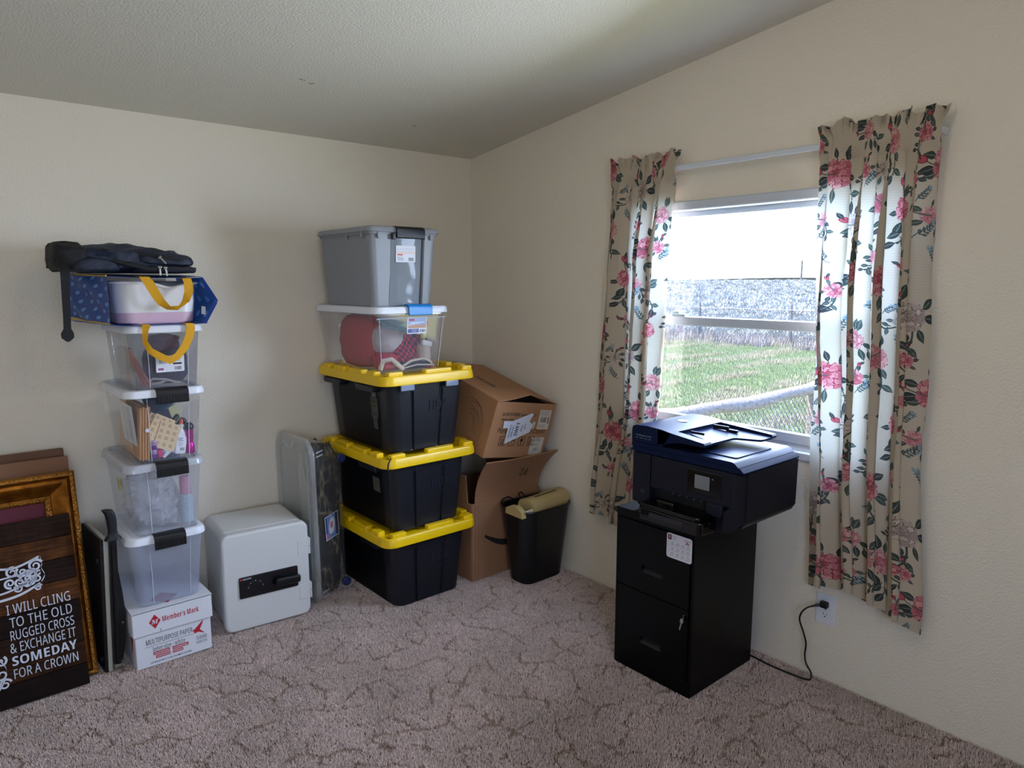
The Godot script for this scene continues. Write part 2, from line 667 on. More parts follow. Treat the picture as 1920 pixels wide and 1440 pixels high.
func copies(called: String, m: Mesh, material: Material, where: Array, tints: Array, label: String, category: String) -> MultiMeshInstance3D:
	var mm := MultiMesh.new()
	mm.transform_format = MultiMesh.TRANSFORM_3D
	mm.use_colors = true
	mm.mesh = m
	mm.instance_count = where.size()
	for i in where.size():
		mm.set_instance_transform(i, where[i])
		mm.set_instance_color(i, tints[i])
	var o := MultiMeshInstance3D.new()
	o.name = called
	o.multimesh = mm
	o.material_override = material
	o.set_meta("kind", "stuff")
	if label:
		tag(o, label, category)
	add_child(o, true)
	return o

func land_at(x: float, z: float) -> float:
	if x < 20.0:
		return GY
	return GY + smoothstep(20.0, 160.0, x) * 2.0 + 0.25 * sin(x * 0.09 + z * 0.05) * smoothstep(20.0, 60.0, x)

func yard() -> void:
	var r := RandomNumberGenerator.new()
	r.seed = 21
	var soil := mat("grassy ground", Color(0.0772, 0.0980, 0.0475).linear_to_srgb(), 1.0)
	var b := MB.new()
	b.box(V(12.15, GY - 0.1, -4.0), V(15.1, 0.2, 60.0))
	struct("ground", b, soil)
	b = MB.new()
	b.box(V(-12.0, GY - 0.1, ZF + 13.0), V(24.0, 0.2, 25.0))
	struct("ground", b, soil)
	b = MB.new()   # the bare strip of pale straw-coloured gravel along the house
	b.box(V(2.36, GY - 0.1, -4.0), V(4.48, 0.2, 60.0))
	struct("gravel_path", b, mat("pale straw gravel", Color(0.26, 0.26, 0.15).linear_to_srgb(), 1.0))
	var scrub := mat("pale desert soil", Color(0.25, 0.245, 0.21).linear_to_srgb(), 1.0)
	b = MB.new()
	b.grid(func(u, v):
		var x: float = 19.7 + 620.0 * u * u
		var z: float = 120.0 - 900.0 * v
		return V(x, land_at(x, z), z), 60, 60)
	struct("field", b, scrub)
	b = MB.new()   # a low blue ridge far off
	b.grid(func(u, v):
		var a: float = lerpf(-1.0, 0.12, u)
		var d := 1500.0
		var h: float = 3.0 + 9.0 * smoothstep(0.3, 0.5, u) + 2.0 * sin(u * 23.0)
		return V(d * cos(a) + 60.0 * (1.0 - v), h * v - 2.0, -300.0 + d * sin(a)), 50, 2)
	struct("hill", b, mat("hazy ridge", Color(0.085, 0.1, 0.11).linear_to_srgb(), 1.0))
	# lawn grass
	var tuft := MB.new()
	for k in 6:
		var a := TAU * k / 6.0 + r.randf() * 0.7
		var lean := r.randf_range(0.25, 0.7)
		var h := r.randf_range(0.6, 1.0)
		var d := V(cos(a), 0, sin(a))
		var s := V(-sin(a), 0, cos(a)) * 0.07
		var o := d * 0.1
		tuft.tri(o - s, o + s, o + d * lean + V(0, h, 0))
	var tm := tuft.mesh()
	var gm := mat("grass blades", Color.WHITE, 0.8)
	gm.vertex_color_use_as_albedo = true
	gm.backlight_enabled = true
	gm.backlight = Color(0.5, 0.5, 0.5)
	gm.cull_mode = BaseMaterial3D.CULL_DISABLED
	var dry := FastNoiseLite.new()
	dry.seed = 5
	dry.frequency = 0.42
	dry.fractal_octaves = 3
	var where := []
	var tints := []
	for i in 88000:
		var x := 4.6 + 15.2 * pow(r.randf(), 0.7)
		var z := in_wedge(x, r)
		var n := dry.get_noise_2d(x * 0.55, z * 2.2) + smoothstep(15.0, 19.0, x) * 0.25 + r.randf_range(-0.12, 0.12)
		var g := smoothstep(0.12, 0.36, n)
		var c := Color(0.0980, 0.1455, 0.0624).lerp(Color(0.205, 0.185, 0.135), g * 0.75) * r.randf_range(0.75, 1.25)
		var s := r.randf_range(0.05, 0.11) * (1.0 + 0.5 * g)
		where.append(Transform3D(Basis(Vector3.UP, r.randf() * TAU).scaled(V(s, s * r.randf_range(0.7, 1.2), s)), V(x, GY - 0.005, z)))
		tints.append(c)
	copies("lawn_grass", tm, gm, where, tints, "sunlit green lawn grass with dry tan patches outside the window", "grass")
	# dry weeds along the far fence
	where = []
	tints = []
	for i in 4600:
		var x := r.randf_range(17.6, 20.4)
		var z := in_wedge(x, r)
		if dry.get_noise_2d(z * 3.0, 40.0) + r.randf_range(-0.25, 0.25) < -0.05:
			continue
		var s := r.randf_range(0.15, 0.42)
		where.append(Transform3D(Basis(Vector3.UP, r.randf() * TAU).scaled(V(s * 0.7, s, s * 0.7)), V(x, GY, z)))
		tints.append(Color(0.2006, 0.1709, 0.1485).lerp(Color(0.1485, 0.1485, 0.1633), r.randf()) * r.randf_range(0.7, 1.2))
	copies("dry_weeds", tm, gm, where, tints, "dry tan weeds growing along the foot of the far wire fence", "weeds")
	# sagebrush: a few shapes made of many little twig tips
	var sage := mat("sagebrush leaves", Color.WHITE, 0.9)
	sage.vertex_color_use_as_albedo = true
	sage.cull_mode = BaseMaterial3D.CULL_DISABLED
	var kinds := []
	for k in 4:
		var m := MB.new()
		for i in 260:
			var a := r.randf() * TAU
			var e := asin(r.randf_range(0.02, 1.0))
			var rad := r.randf_range(0.72, 1.0) * (0.85 + 0.15 * sin(a * 3.0 + k * 2.0))
			var d := V(cos(a) * cos(e), sin(e) * 0.85, sin(a) * cos(e))
			var c := d * rad * 0.6
			var up := (d + V(r.randf_range(-0.5, 0.5), 0.55, r.randf_range(-0.5, 0.5))).normalized() * r.randf_range(0.12, 0.24)
			var s := up.cross(V(r.randf_range(-1, 1), r.randf_range(-1, 1), r.randf_range(-1, 1))).normalized() * r.randf_range(0.035, 0.075)
			m.tri(c - s, c + s, c + up)
			m.tri(c - s * 0.7 - up * 0.4, c + s * 0.7 - up * 0.4, c + up * 0.3 + s.cross(d))
		for i in 10:   # stems
			var a := TAU * i / 10.0
			m.tri(V(cos(a) * 0.06, 0, sin(a) * 0.06), V(-sin(a) * 0.03, 0, cos(a) * 0.03), V(cos(a) * 0.4, 0.42, sin(a) * 0.4))
		kinds.append(m.mesh())
	var near := mat("near sagebrush leaves", Color(0.25, 0.27, 0.24).linear_to_srgb(), 0.9)
	near.cull_mode = BaseMaterial3D.CULL_DISABLED
	var placed := 0
	var taken := []
	for i in 1400:
		var x := 21.2 + 22.0 * r.randf()
		var z := in_wedge(x, r, 0.0)
		var s := r.randf_range(0.55, 0.95)
		var free := taken.size() < 150
		for q in taken:
			if Vector2(q.x - x, q.y - z).length() < (q.z + s) * 0.98:
				free = false
				break
		if not free:
			continue
		taken.append(V(x, z, s))
		var o := obj("sagebrush", kinds[placed % 4], near)
		o.position = V(x, land_at(x, z) - 0.05, z)
		o.rotation.y = r.randf() * TAU
		o.scale = V(s * 1.15, s * r.randf_range(0.85, 1.1), s * 1.15)
		placed += 1
		tag(o, "pale blue-green sagebrush growing beyond the far wire fence", "shrub", "sagebrush beyond the fence")
	for k in 4:
		where = []
		tints = []
		for i in 4400:
			var x := 20.9 + 280.0 * pow(r.randf(), 1.8)
			var z := in_wedge(x, r, 4.0)
			var s := r.randf_range(0.6, 1.3)
			s *= lerpf(0.5, 1.0, smoothstep(21.0, 46.0, x))
			where.append(Transform3D(Basis(Vector3.UP, r.randf() * TAU).scaled(V(s * 1.15, s * r.randf_range(0.8, 1.15), s * 1.15)), V(x, land_at(x, z) - 0.08, z)))
			var c := Color(0.26, 0.28, 0.25).lerp(Color(0.14, 0.15, 0.175), r.randf() * r.randf()) * r.randf_range(0.8, 1.15)
			tints.append(c)
		copies("sagebrush_plain", kinds[k], sage, where, tints, "wide plain of small pale sagebrush running to the horizon" if k == 0 else "more pale sagebrush scattered over the far plain", "sagebrush")
	# far fence: posts and woven wire
	var wood := mat("weathered fence wood", Color(0.12, 0.12, 0.125).linear_to_srgb(), 0.9)
	bumpy(wood, noise_tex(0.05, 4, 256, 12), 0.6, 3.0)
	var wire := mat("galvanised wire", Color(0.075, 0.08, 0.085).linear_to_srgb(), 0.5, 0.3)
	var t := thing("wire_fence", "far wire mesh fence on wooden posts between lawn and sagebrush", "fence", V(19.6, GY, -9.0))
	for k in 6:
		var m := MB.new()
		m.lathe([Vector2(0.062, -0.1), Vector2(0.06, 0.6), Vector2(0.056, 1.32), Vector2(0.04, 1.35)], 10)
		var o := obj("fence_post", m, wood, t)
		o.position = V(0, 0, -6.7 + 3.55 * k + 0.32)
		o.rotation = V(r.randf_range(-0.03, 0.03), r.randf(), r.randf_range(-0.03, 0.03))
	var w := MB.new()
	chain(w, V(-0.07, 0.03, -8.5), V(0, 0, 19.0), 1.12, 0.105, 0.006)
	obj("wire_mesh", w, wire, t)
	# the near corral fence that leaves the house: a log rail, a post and chain link
	t = thing("corral_fence", "near pale log rail fence with chain link mesh running away from the window", "fence", V(0, GY, 0.24))
	var log_ := mat("peeled grey log", Color(0.1455, 0.1442, 0.1485).linear_to_srgb(), 0.85)
	log_.albedo_texture = noise_tex(0.02, 4, 512, 31, FastNoiseLite.TYPE_SIMPLEX_SMOOTH, ramp([[0.0, H("8a7a6c")], [0.35, H("e4ddd6")], [1.0, H("ffffff")]]))
	log_.albedo_color = Color(0.1709, 0.1679, 0.1709).linear_to_srgb()
	bumpy(log_, noise_tex(0.03, 4, 512, 32), 0.5, 2.2)
	w = MB.new()
	var pts := []
	var rad := []
	for i in 41:
		var x := 0.3 + 8.2 * i / 40.0
		pts.append(V(x, 1.05 + 0.02 * sin(x * 1.7) + 0.008 * sin(x * 6.1), 0.015 * sin(x * 2.3)))
		rad.append(0.056 + 0.006 * sin(x * 5.0) + 0.003 * sin(x * 13.0))
	w.tube(pts, rad, 14)
	obj("log_rail", w, log_, t)
	for x in [3.93, 8.3]:
		w = MB.new()
		w.lathe([Vector2(0.085, -0.1), Vector2(0.08, 0.5), Vector2(0.075, 1.0), Vector2(0.07, 1.02)], 14)
		obj("fence_post", w, log_, t).position = V(x, 0, 0.03)
	w = MB.new()
	chain(w, V(0.4, 0.02, -0.07), V(8.0, 0, 0), 1.0, 0.07, 0.0036)
	obj("chain_link", w, wire, t)
	# one utility pole far away
	t = thing("utility_pole", "thin utility pole standing on the horizon beyond the sagebrush", "pole", V(150.0, land_at(150, -75), -75.3))
	w = MB.new()
	w.lathe([Vector2(0.26, -0.3), Vector2(0.2, 4.9), Vector2(0.18, 5.0)], 8)
	obj("pole", w, mat("dark pole wood", Color(0.0521, 0.0521, 0.0594).linear_to_srgb(), 0.9), t)
	w = MB.new()
	w.box(V(0, 4.55, 0), V(0.12, 0.14, 1.6))
	obj("crossarm", w, mats["dark pole wood"], t)

func chain(m: MB, from: Vector3, along: Vector3, h: float, gap: float, rad: float) -> void:   # woven wire: slanting strands both ways and a line wire at top and bottom
	var l := along.length()
	var d := along / l
	var n := d.cross(Vector3.UP)
	var s := -h
	while s < l:
		for way in 2:
			var a := s
			var e := s + h
			var y0 := 0.0
			var y1 := h
			if a < 0.0:
				y0 = -a
				a = 0.0
			if e > l:
				y1 = h - (e - l)
				e = l
			if way == 1:
				y0 = h - y0
				y1 = h - y1
			if e - a > 0.02:
				var o := n * rad * (1.0 if way == 0 else -1.0)
				m.tube([from + d * a + V(0, y0, 0) + o, from + d * e + V(0, y1, 0) + o], rad, 4, false)
		s += gap
	for y in [0.0, h]:
		m.tube([from + V(0, y, 0), from + along + V(0, y, 0)], rad * 1.3, 5)

const CELL := 0.115
var seeds := PackedVector2Array()

func vein(wz: FastNoiseLite, brk: FastNoiseLite, x: float, z: float) -> float:   # 1 in the sunken lines: the borders of irregular cells, some of them missing
	var p := Vector2(x + 4.5 + 0.030 * wz.get_noise_2d(x * 2.2, z * 2.2) + 0.013 * wz.get_noise_2d(x * 15.0, z * 15.0 + 50.0), z + 0.5 + 0.030 * wz.get_noise_2d(x * 2.2 + 70.0, z * 2.2) + 0.013 * wz.get_noise_2d(x * 15.0 + 90.0, z * 15.0)) / CELL
	var cx := int(p.x)
	var cz := int(p.y)
	var best := 99.0
	var bi := 0
	for j in range(cz - 1, cz + 2):
		for i in range(cx - 1, cx + 2):
			var k := j * 64 + i
			var d := p.distance_squared_to(seeds[k])
			if d < best:
				best = d
				bi = k
	var a := seeds[bi]
	var edge := 9.0
	for j in range(cz - 2, cz + 3):
		for i in range(cx - 2, cx + 3):
			var k := j * 64 + i
			if k == bi or k < 0 or (mini(k, bi) * 7919 + maxi(k, bi) * 104729) % 100 < 24:
				continue
			var q := seeds[k] - a
			if q.length_squared() < 6.5:
				edge = minf(edge, ((a + seeds[k]) / 2.0 - p).dot(q.normalized()))
	var wide := (0.0074 * smoothstep(-0.6, 0.1, brk.get_noise_2d(x, z))) / CELL
	return 1.0 - smoothstep(wide * 0.5, wide * 1.15 + 0.001, maxf(edge, 0.0))

func carpet() -> void:
	var r := RandomNumberGenerator.new()
	r.seed = 4
	for j in 64:
		for i in 64:
			seeds.append(Vector2(i + r.randf(), j + r.randf()))
	var brk := FastNoiseLite.new()
	brk.seed = 12
	brk.frequency = 6.0
	brk.fractal_octaves = 1
	var wz := FastNoiseLite.new()
	wz.seed = 13
	wz.frequency = 1.6
	var tone := FastNoiseLite.new()
	tone.seed = 14
	tone.frequency = 2.2
	var tuft := MB.new()   # one tuft of cut yarn
	for k in 4:
		var a := TAU * k / 4.0 + 0.4
		var d := V(cos(a), 0, sin(a))
		var s := V(-sin(a), 0, cos(a)) * 0.30
		var lean := d * (0.62 + 0.2 * sin(k * 2.6))
		tuft.quad(d * 0.16 - s, d * 0.16 + s, d * 0.16 + lean + s * 0.55 + V(0, 1, 0), d * 0.16 + lean - s * 0.55 + V(0, 0.94, 0))
	var tm := tuft.mesh(80)
	var yarn := mat("carpet yarn", Color.WHITE, 1.0)
	yarn.vertex_color_use_as_albedo = true
	yarn.cull_mode = BaseMaterial3D.CULL_DISABLED
	var where := []
	var tints := []
	var step := 0.0062
	var z := 0.01
	while z < 4.0:
		# the strip of floor that the camera sees, with some spare
		var x0 := XL + 0.02
		var near := Vector2(-2.62, 3.435)
		var x := x0
		while x < -0.004:
			var px := x + r.randf_range(-0.003, 0.003)
			var pz := z + r.randf_range(-0.003, 0.003)
			x += step
			var rel := Vector2(px - near.x, pz - near.y)
			var depth := rel.x * 0.651 - rel.y * 0.759
			var side := rel.x * 0.759 + rel.y * 0.651
			if depth < 1.45 or absf(side) > depth * 0.92 + 0.25:
				continue
			if px > -0.52 and px < -0.10 and pz > 1.66 and pz < 1.98:
				continue
			var v := vein(wz, brk, px, pz) * r.randf_range(0.7, 1.0)
			var t := tone.get_noise_2d(px, pz)
			var c := Color(0.82, 0.665, 0.595).lerp(Color(0.70, 0.57, 0.495), clampf(0.5 + t, 0, 1)) * r.randf_range(0.72, 1.2)
			c = c.lerp(Color(0.33, 0.205, 0.125), v * 0.8)
			var s := r.randf_range(0.0042, 0.006)
			var h := lerpf(r.randf_range(0.009, 0.0125), 0.0065, v)
			var bs := Basis(Vector3.UP, r.randf() * TAU).scaled(V(s, h, s))
			bs = Basis(V(r.randf_range(-1, 1), 0, r.randf_range(-1, 1)).normalized(), r.randf_range(0.0, 0.35)) * bs
			where.append(Transform3D(bs, V(px, -0.0095, pz)))
			tints.append(c)
		z += step
	copies("carpet_pile", tm, yarn, where, tints, "taupe cut-pile carpet with a darker sunken crackle pattern", "carpet")

# ---------------------------------------------------------------- the printed cotton of the curtains
func dab(im: Image, c: Vector2, r: Vector2, ang: float, col: Color, rim: Color, wave := 0.0, ph := 0.0, vein_ := false) -> void:
	var w := im.get_width()
	var m := int(maxf(r.x, r.y) * 1.25) + 2
	var ca := cos(ang)
	var sa := sin(ang)
	for y in range(int(c.y) - m, int(c.y) + m + 1):
		for x in range(int(c.x) - m, int(c.x) + m + 1):
			var dx := x - c.x
			var dy := y - c.y
			var px := (dx * ca + dy * sa) / r.x
			var py := (-dx * sa + dy * ca) / r.y
			if vein_:
				py /= maxf(0.05, 1.0 - 0.55 * px * px - 0.25 * px)   # a leaf comes to a point
			var d := px * px + py * py
			if wave > 0.0:
				d *= 1.0 + wave * sin(atan2(py, px) * 5.0 + ph)
			if d > 1.0:
				continue
			var k := col
			if d > 0.74:
				k = rim
			elif vein_ and absf(py) < 0.12:
				k = col.lerp(Color(0.85, 0.83, 0.76), 0.35)
			else:
				k = col.lerp(rim, 0.35 * d * d)
				if vein_ and sin(px * 16.0 + absf(py) * 7.0) > 0.55:
					k = k.lerp(rim, 0.5)
			im.set_pixel(posmod(x, w), posmod(y, w), k)

func stroke(im: Image, a: Vector2, b: Vector2, bend: float, wd: float, col: Color) -> void:
	var w := im.get_width()
	var n := int((b - a).length() / 1.5) + 2
	var side := (b - a).orthogonal() * bend
	for i in n + 1:
		var t := float(i) / n
		var p := a.lerp(b, t) + side * (4.0 * t * (1.0 - t))
		for y in range(-int(wd), int(wd) + 1):
			for x in range(-int(wd), int(wd) + 1):
				if x * x + y * y <= wd * wd:
					im.set_pixel(posmod(int(p.x) + x, w), posmod(int(p.y) + y, w), col)

func leaf(im: Image, p: Vector2, ang: float, l: float, tone: Color, rg: RandomNumberGenerator) -> void:
	var d := Vector2(cos(ang), sin(ang))
	stroke(im, p, p + d * l * 0.6, 0.05, 2.0, tone.darkened(0.25))
	dab(im, p + d * l * 0.75, Vector2(l * 0.52, l * 0.27), ang, tone, tone.darkened(0.38), 0.0, 0.0, true)

func rose(im: Image, c: Vector2, s: float, pale: Color, deep: Color, rg: RandomNumberGenerator) -> void:
	for ring in 4:
		var n: int = [9, 8, 6, 4][ring]
		var at: float = s * [0.74, 0.54, 0.34, 0.16][ring]
		for k in n:
			var a := TAU * k / n + rg.randf() * 0.5 + ring * 0.4
			var col := pale.lerp(deep, clampf(rg.randf_range(-0.1, 0.7) + 0.1 * ring, 0, 1))
			var p := c + Vector2(cos(a), sin(a) * 0.84) * at
			var r2 := Vector2(s * 0.3, s * 0.21) * (1.0 - 0.13 * ring)
			var t := a + PI / 2 + rg.randf_range(-0.5, 0.5)
			dab(im, p, r2, t, deep.lerp(col, 0.35), deep.darkened(0.1), 0.16, rg.randf() * 6.0)
			dab(im, p + Vector2(cos(a), sin(a)) * s * 0.035, r2 * 0.78, t, col, col.lerp(Color.WHITE, 0.25), 0.16, rg.randf() * 6.0)
	for k in 6:
		var a := rg.randf() * TAU
		dab(im, c + Vector2(cos(a), sin(a)) * s * 0.1, Vector2(s * 0.12, s * 0.06), a, pale.lerp(deep, 0.7), deep.darkened(0.15))

func sprig(im: Image, p: Vector2, ang: float, s: float, rg: RandomNumberGenerator) -> void:
	var g := Color(0.30, 0.36, 0.36)
	var d := Vector2(cos(ang), sin(ang))
	stroke(im, p, p + d * s, 0.1, 1.6, g)
	for k in 5:
		var q := p + d * s * (0.25 + 0.16 * k)
		for side in [-1.0, 1.0]:
			var a: float = ang + side * 0.9
			leaf(im, q, a, s * 0.2, g, rg)
	for k in 9:
		var q := p + d * s * rg.randf_range(0.8, 1.15) + Vector2(rg.randf_range(-1, 1), rg.randf_range(-1, 1)) * s * 0.22
		dab(im, q, Vector2(s * 0.075, s * 0.06), rg.randf() * 3.0, Color(0.56, 0.64, 0.66), Color(0.32, 0.4, 0.44))

func floral() -> Image:
	var rg := RandomNumberGenerator.new()
	rg.seed = 99
	var n := 1024
	var im := blank(n, n, Color(0.765, 0.705, 0.615))
	for y in range(0, n, 13):
		im.fill_rect(Rect2i(0, y, n, 2), Color(0.73, 0.67, 0.58))
	var green := [Color(0.25, 0.29, 0.26), Color(0.31, 0.35, 0.315), Color(0.23, 0.25, 0.245)]
	var spots := [[Vector2(170, 150), 88, 0], [Vector2(560, 300), 82, 1], [Vector2(880, 120), 66, 0], [Vector2(220, 520), 80, 2], [Vector2(700, 640), 92, 0], [Vector2(950, 450), 62, 2], [Vector2(380, 830), 84, 0], [Vector2(850, 900), 70, 1], [Vector2(80, 800), 58, 0], [Vector2(420, 60), 50, 2], [Vector2(560, 500), 48, 0], [Vector2(80, 640), 44, 1], [Vector2(960, 640), 46, 0], [Vector2(620, 860), 50, 2], [Vector2(720, 200), 44, 0], [Vector2(360, 330), 46, 1], [Vector2(40, 30), 44, 2], [Vector2(520, 700), 40, 0]]
	for q in spots:
		var c: Vector2 = q[0]
		var s: float = q[1]
		for k in 8:
			var a := TAU * k / 8.0 + rg.randf_range(-0.35, 0.35)
			if rg.randf() < 0.8:
				leaf(im, c + Vector2(cos(a), sin(a)) * s * 0.7, a + rg.randf_range(-0.5, 0.5), s * rg.randf_range(0.55, 0.95), green[rg.randi() % 3], rg)
		var a2 := rg.randf_range(0.3, 2.8)
		stroke(im, c, c + Vector2(cos(a2), sin(a2)) * s * 2.0, 0.12, 3.0, green[0])
		for k in 3:
			leaf(im, c + Vector2(cos(a2), sin(a2)) * s * (1.3 + 0.3 * k), a2 + (0.8 if k % 2 == 0 else -0.8), s * 0.7, green[k], rg)
		if q[2] == 0:
			rose(im, c, s, Color(0.84, 0.60, 0.57), Color(0.62, 0.22, 0.28), rg)
		elif q[2] == 1:
			rose(im, c, s, Color(0.82, 0.74, 0.67), Color(0.54, 0.46, 0.43), rg)
		else:
			rose(im, c, s, Color(0.84, 0.66, 0.61), Color(0.68, 0.34, 0.37), rg)
		var b2 := a2 + PI * 0.8
		var bud := c + Vector2(cos(b2), sin(b2)) * s * 1.55
		stroke(im, c, bud, 0.1, 2.4, green[1])
		dab(im, bud, Vector2(s * 0.26, s * 0.2), b2, Color(0.72, 0.33, 0.36), Color(0.45, 0.13, 0.2))
		leaf(im, bud, b2 + 0.7, s * 0.5, green[2], rg)
	for q in [Vector2(400, 470), Vector2(60, 330), Vector2(760, 420), Vector2(560, 960), Vector2(960, 720), Vector2(700, 60), Vector2(280, 300), Vector2(560, 800), Vector2(120, 960)]:
		sprig(im, q, rg.randf_range(-2.6, -0.5), rg.randf_range(60, 100), rg)
	return im

func curtains() -> void:
	var cloth := printed("floral cotton", floral(), 0.9)
	cloth.backlight_enabled = true
	cloth.backlight = Color(0.56, 0.63, 0.70)
	cloth.cull_mode = BaseMaterial3D.CULL_DISABLED
	# the flat white rod in front of the window
	var t := thing("curtain_rod", "flat white curtain rod spanning above the window", "curtain rod", V(0, 0, 0))
	var white := mat("white enamelled rod", H("cfd3d8"), 0.4)
	var b := MB.new()
	b.rbox(V(-0.062, 2.035, 1.86), V(0.008, 0.022, 1.36), 0.003, 1, 1)
	obj("rod", b, white, t)
	for z in [1.17, 2.55]:
		b = MB.new()
		b.rbox(V(-0.031, 2.035, z), V(0.062, 0.022, 0.01), 0.003, 1, 1)
		obj("bracket", b, white, t)
	curtain(cloth, "narrow floral curtain left of the window, its hem behind the printer", 1.185, 1.565, PackedFloat32Array([0, 1.165, 1.53, 0.3, 1.13, 1.485, 0.6, 1.10, 1.475, 1, 1.055, 1.36]), 2.105, 0.385, 3.1, 0.4, 0.12, [0.0, 0.012, -0.02, 0.0])
	curtain(cloth, "wider floral curtain right of the window above the wall outlet", 2.165, 2.585, PackedFloat32Array([0, 2.165, 2.555, 0.3, 2.165, 2.545, 0.6, 2.19, 2.56, 1, 2.225, 2.60]), 2.105, 0.36, 3.9, 1.7, 0.55, [0.03, 0.06, 0.03, -0.015])

func curtain(cloth: Material, label: String, za: float, zb: float, edge: PackedFloat32Array, top: float, hem: float, folds: float, ph: float, uo: float, drop: Array) -> void:
	var t := thing("curtain", label, "curtain", V(0, 0, 0), 0.0, "")
	var nz := FastNoiseLite.new()
	nz.seed = int(za * 100)
	nz.frequency = 1.3
	var place := func(u: float, v: float) -> Vector3:   # v: 0 at the hem, 1 at the top of the ruffle
		var d := 1.0 - v
		var z0 := edge[1]
		var z1 := edge[2]
		for k in range(0, edge.size() - 3, 3):
			if d >= edge[k]:
				var f := smoothstep(0.0, 1.0, clampf((d - edge[k]) / (edge[k + 3] - edge[k]), 0, 1))
				z0 = lerpf(edge[k + 1], edge[k + 4], f)
				z1 = lerpf(edge[k + 2], edge[k + 5], f)
		var pinch := exp(-pow((d - 0.035) / 0.022, 2.0))
		var flare := 1.0 - smoothstep(0.0, 0.03, d)
		z0 -= 0.012 * flare
		z1 += 0.012 * flare
		var q := u * folds * TAU + ph + 1.1 * nz.get_noise_2d(u * 2.0, d * 0.9) + 0.9 * sin(u * 8.0 + ph)
		var amp := lerpf(0.012, 0.03, smoothstep(0.02, 0.3, d)) * (1.0 - 0.55 * pinch)
		amp += 0.006 * smoothstep(0.4, 1.0, d)
		amp *= 0.85 + 0.6 * nz.get_noise_2d(u * 2.2 + 20.0, d * 0.6)
		var x := -0.068 + amp * sin(q)
		var z := lerpf(z0, z1, u) + amp * 0.72 * sin(2.0 * q + 0.6)
		if d < 0.075:   # the gathered head, with many small creases
			var g := 1.0 - d / 0.075
			x += 0.013 * g * sin(u * folds * 2.6 * TAU + 5.0 * nz.get_noise_2d(u * 6.0, 3.0))
			z += 0.003 * g * sin(u * folds * 5.7 * TAU)
		if d > 0.02 and d < 0.066:
			x = minf(x, -0.0745)
		x = minf(x, -0.012)
		var low: float = lerpf(lerpf(drop[0], drop[1], clampf(u * 3.0, 0, 1)), lerpf(drop[2], drop[3], clampf(u * 3.0 - 2.0, 0, 1)), smoothstep(0.3, 0.7, u))
		var y := lerpf(top, hem + low - 0.01 * sin(q), d)
		if d < 0.05:
			y += (0.009 * sin(q + 1.0) + 0.007 * sin(u * 37.0) + 0.004 * sin(u * 71.0)) * (1.0 - d / 0.05)
		return V(x, y, z)
	var b := MB.new()
	var nu := 120
	var nv := 90
	b.grid(func(u, v): return place.call(1.0 - u, v), nu, nv)   # seen from inside the room, z runs to the right... so u is turned
	# cloth length along a fold line: the print follows the cloth, not the wall
	var arc := PackedFloat32Array([0.0])
	for i in 240:
		arc.append(arc[i] + (place.call((i + 1) / 240.0, 0.5) - place.call(i / 240.0, 0.5)).length())
	var per := 0.74   # metres that one repeat of the print takes
	var along := func(u: float) -> float:
		var f := clampf(u, 0, 1) * 240.0
		var i := mini(int(f), 239)
		return lerpf(arc[i], arc[i + 1], f - i) / per
	for k in b.t.size():
		b.t[k] = Vector2(along.call(1.0 - b.t[k].x) + uo, b.t[k].y * (top - hem) / per + uo * 0.7)
	obj("curtain_cloth", b, cloth, t, 80)
	# the hem and the doubled head are a second layer on the back of the cloth
	for part in [["hem", 0.0, 0.05], ["head_lining", 0.925, 1.0]]:
		var h := MB.new()
		h.grid(func(u, v): return place.call(u, lerpf(part[1], part[2], v)) + V(0.002, 0, 0), nu, 6)
		for k in h.t.size():
			h.t[k] = Vector2(along.call(h.t[k].x) + uo, (1.0 - lerpf(part[1], part[2], 1.0 - h.t[k].y)) * (top - hem) / per + uo * 0.7)
		obj(part[0], h, cloth, t, 80)

# ---------------------------------------------------------------- the stack of bins on the left
func shell(b: MB, x: float, z: float, y0: float, y1: float, w0: float, d0: float, w1: float, d1: float, r := 0.03) -> void:   # a thin-walled tub, open at the top, with a rolled flange
	var rings := []
	for k in 4:
		var a := PI / 2 * k / 3.0
		var ins := 0.012 * (1 - sin(a))
		rings.append(MB.rr(w0 - 2 * ins, d0 - 2 * ins, r, y0 + 0.012 * (1 - cos(a)), 5, x, z))
	for k in range(1, 5):
		var f := k / 4.0
		rings.append(MB.rr(lerpf(w0, w1, f), lerpf(d0, d1, f), r + 0.004 * f, lerpf(y0 + 0.012, y1, f), 5, x, z))
	rings.append(MB.rr(w1 + 0.012, d1 + 0.012, r + 0.008, y1, 5, x, z))
	rings.append(MB.rr(w1 + 0.014, d1 + 0.014, r + 0.008, y1 - 0.012, 5, x, z))
	b.loft(rings, true, false)

func bin_lid(b: MB, x: float, z: float, y: float, w: float, d: float, h: float, sunk: float, r := 0.045) -> void:   # y is the skirt's lower edge
	var rings := []
	rings.append(MB.rr(w - 0.012, d - 0.012, r - 0.006, y + 0.002, 6, x, z))
	rings.append(MB.rr(w - 0.004, d - 0.004, r, y, 6, x, z))
	rings.append(MB.rr(w, d, r, y + 0.003, 6, x, z))
	rings.append(MB.rr(w - 0.004, d - 0.004, r, y + h * 0.6, 6, x, z))
	rings.append(MB.rr(w - 0.014, d - 0.014, r - 0.004, y + h * 0.9, 6, x, z))
	rings.append(MB.rr(w - 0.03, d - 0.03, r - 0.01, y + h, 6, x, z))
	rings.append(MB.rr(w - 0.05, d - 0.05, r - 0.012, y + h * 0.97, 6, x, z))
	rings.append(MB.rr(w - 0.06, d - 0.06, r - 0.014, y + h - sunk, 6, x, z))
	rings.append(MB.rr(w * 0.6, d * 0.6, r * 0.6, y + h - sunk, 6, x, z))
	b.loft(rings)

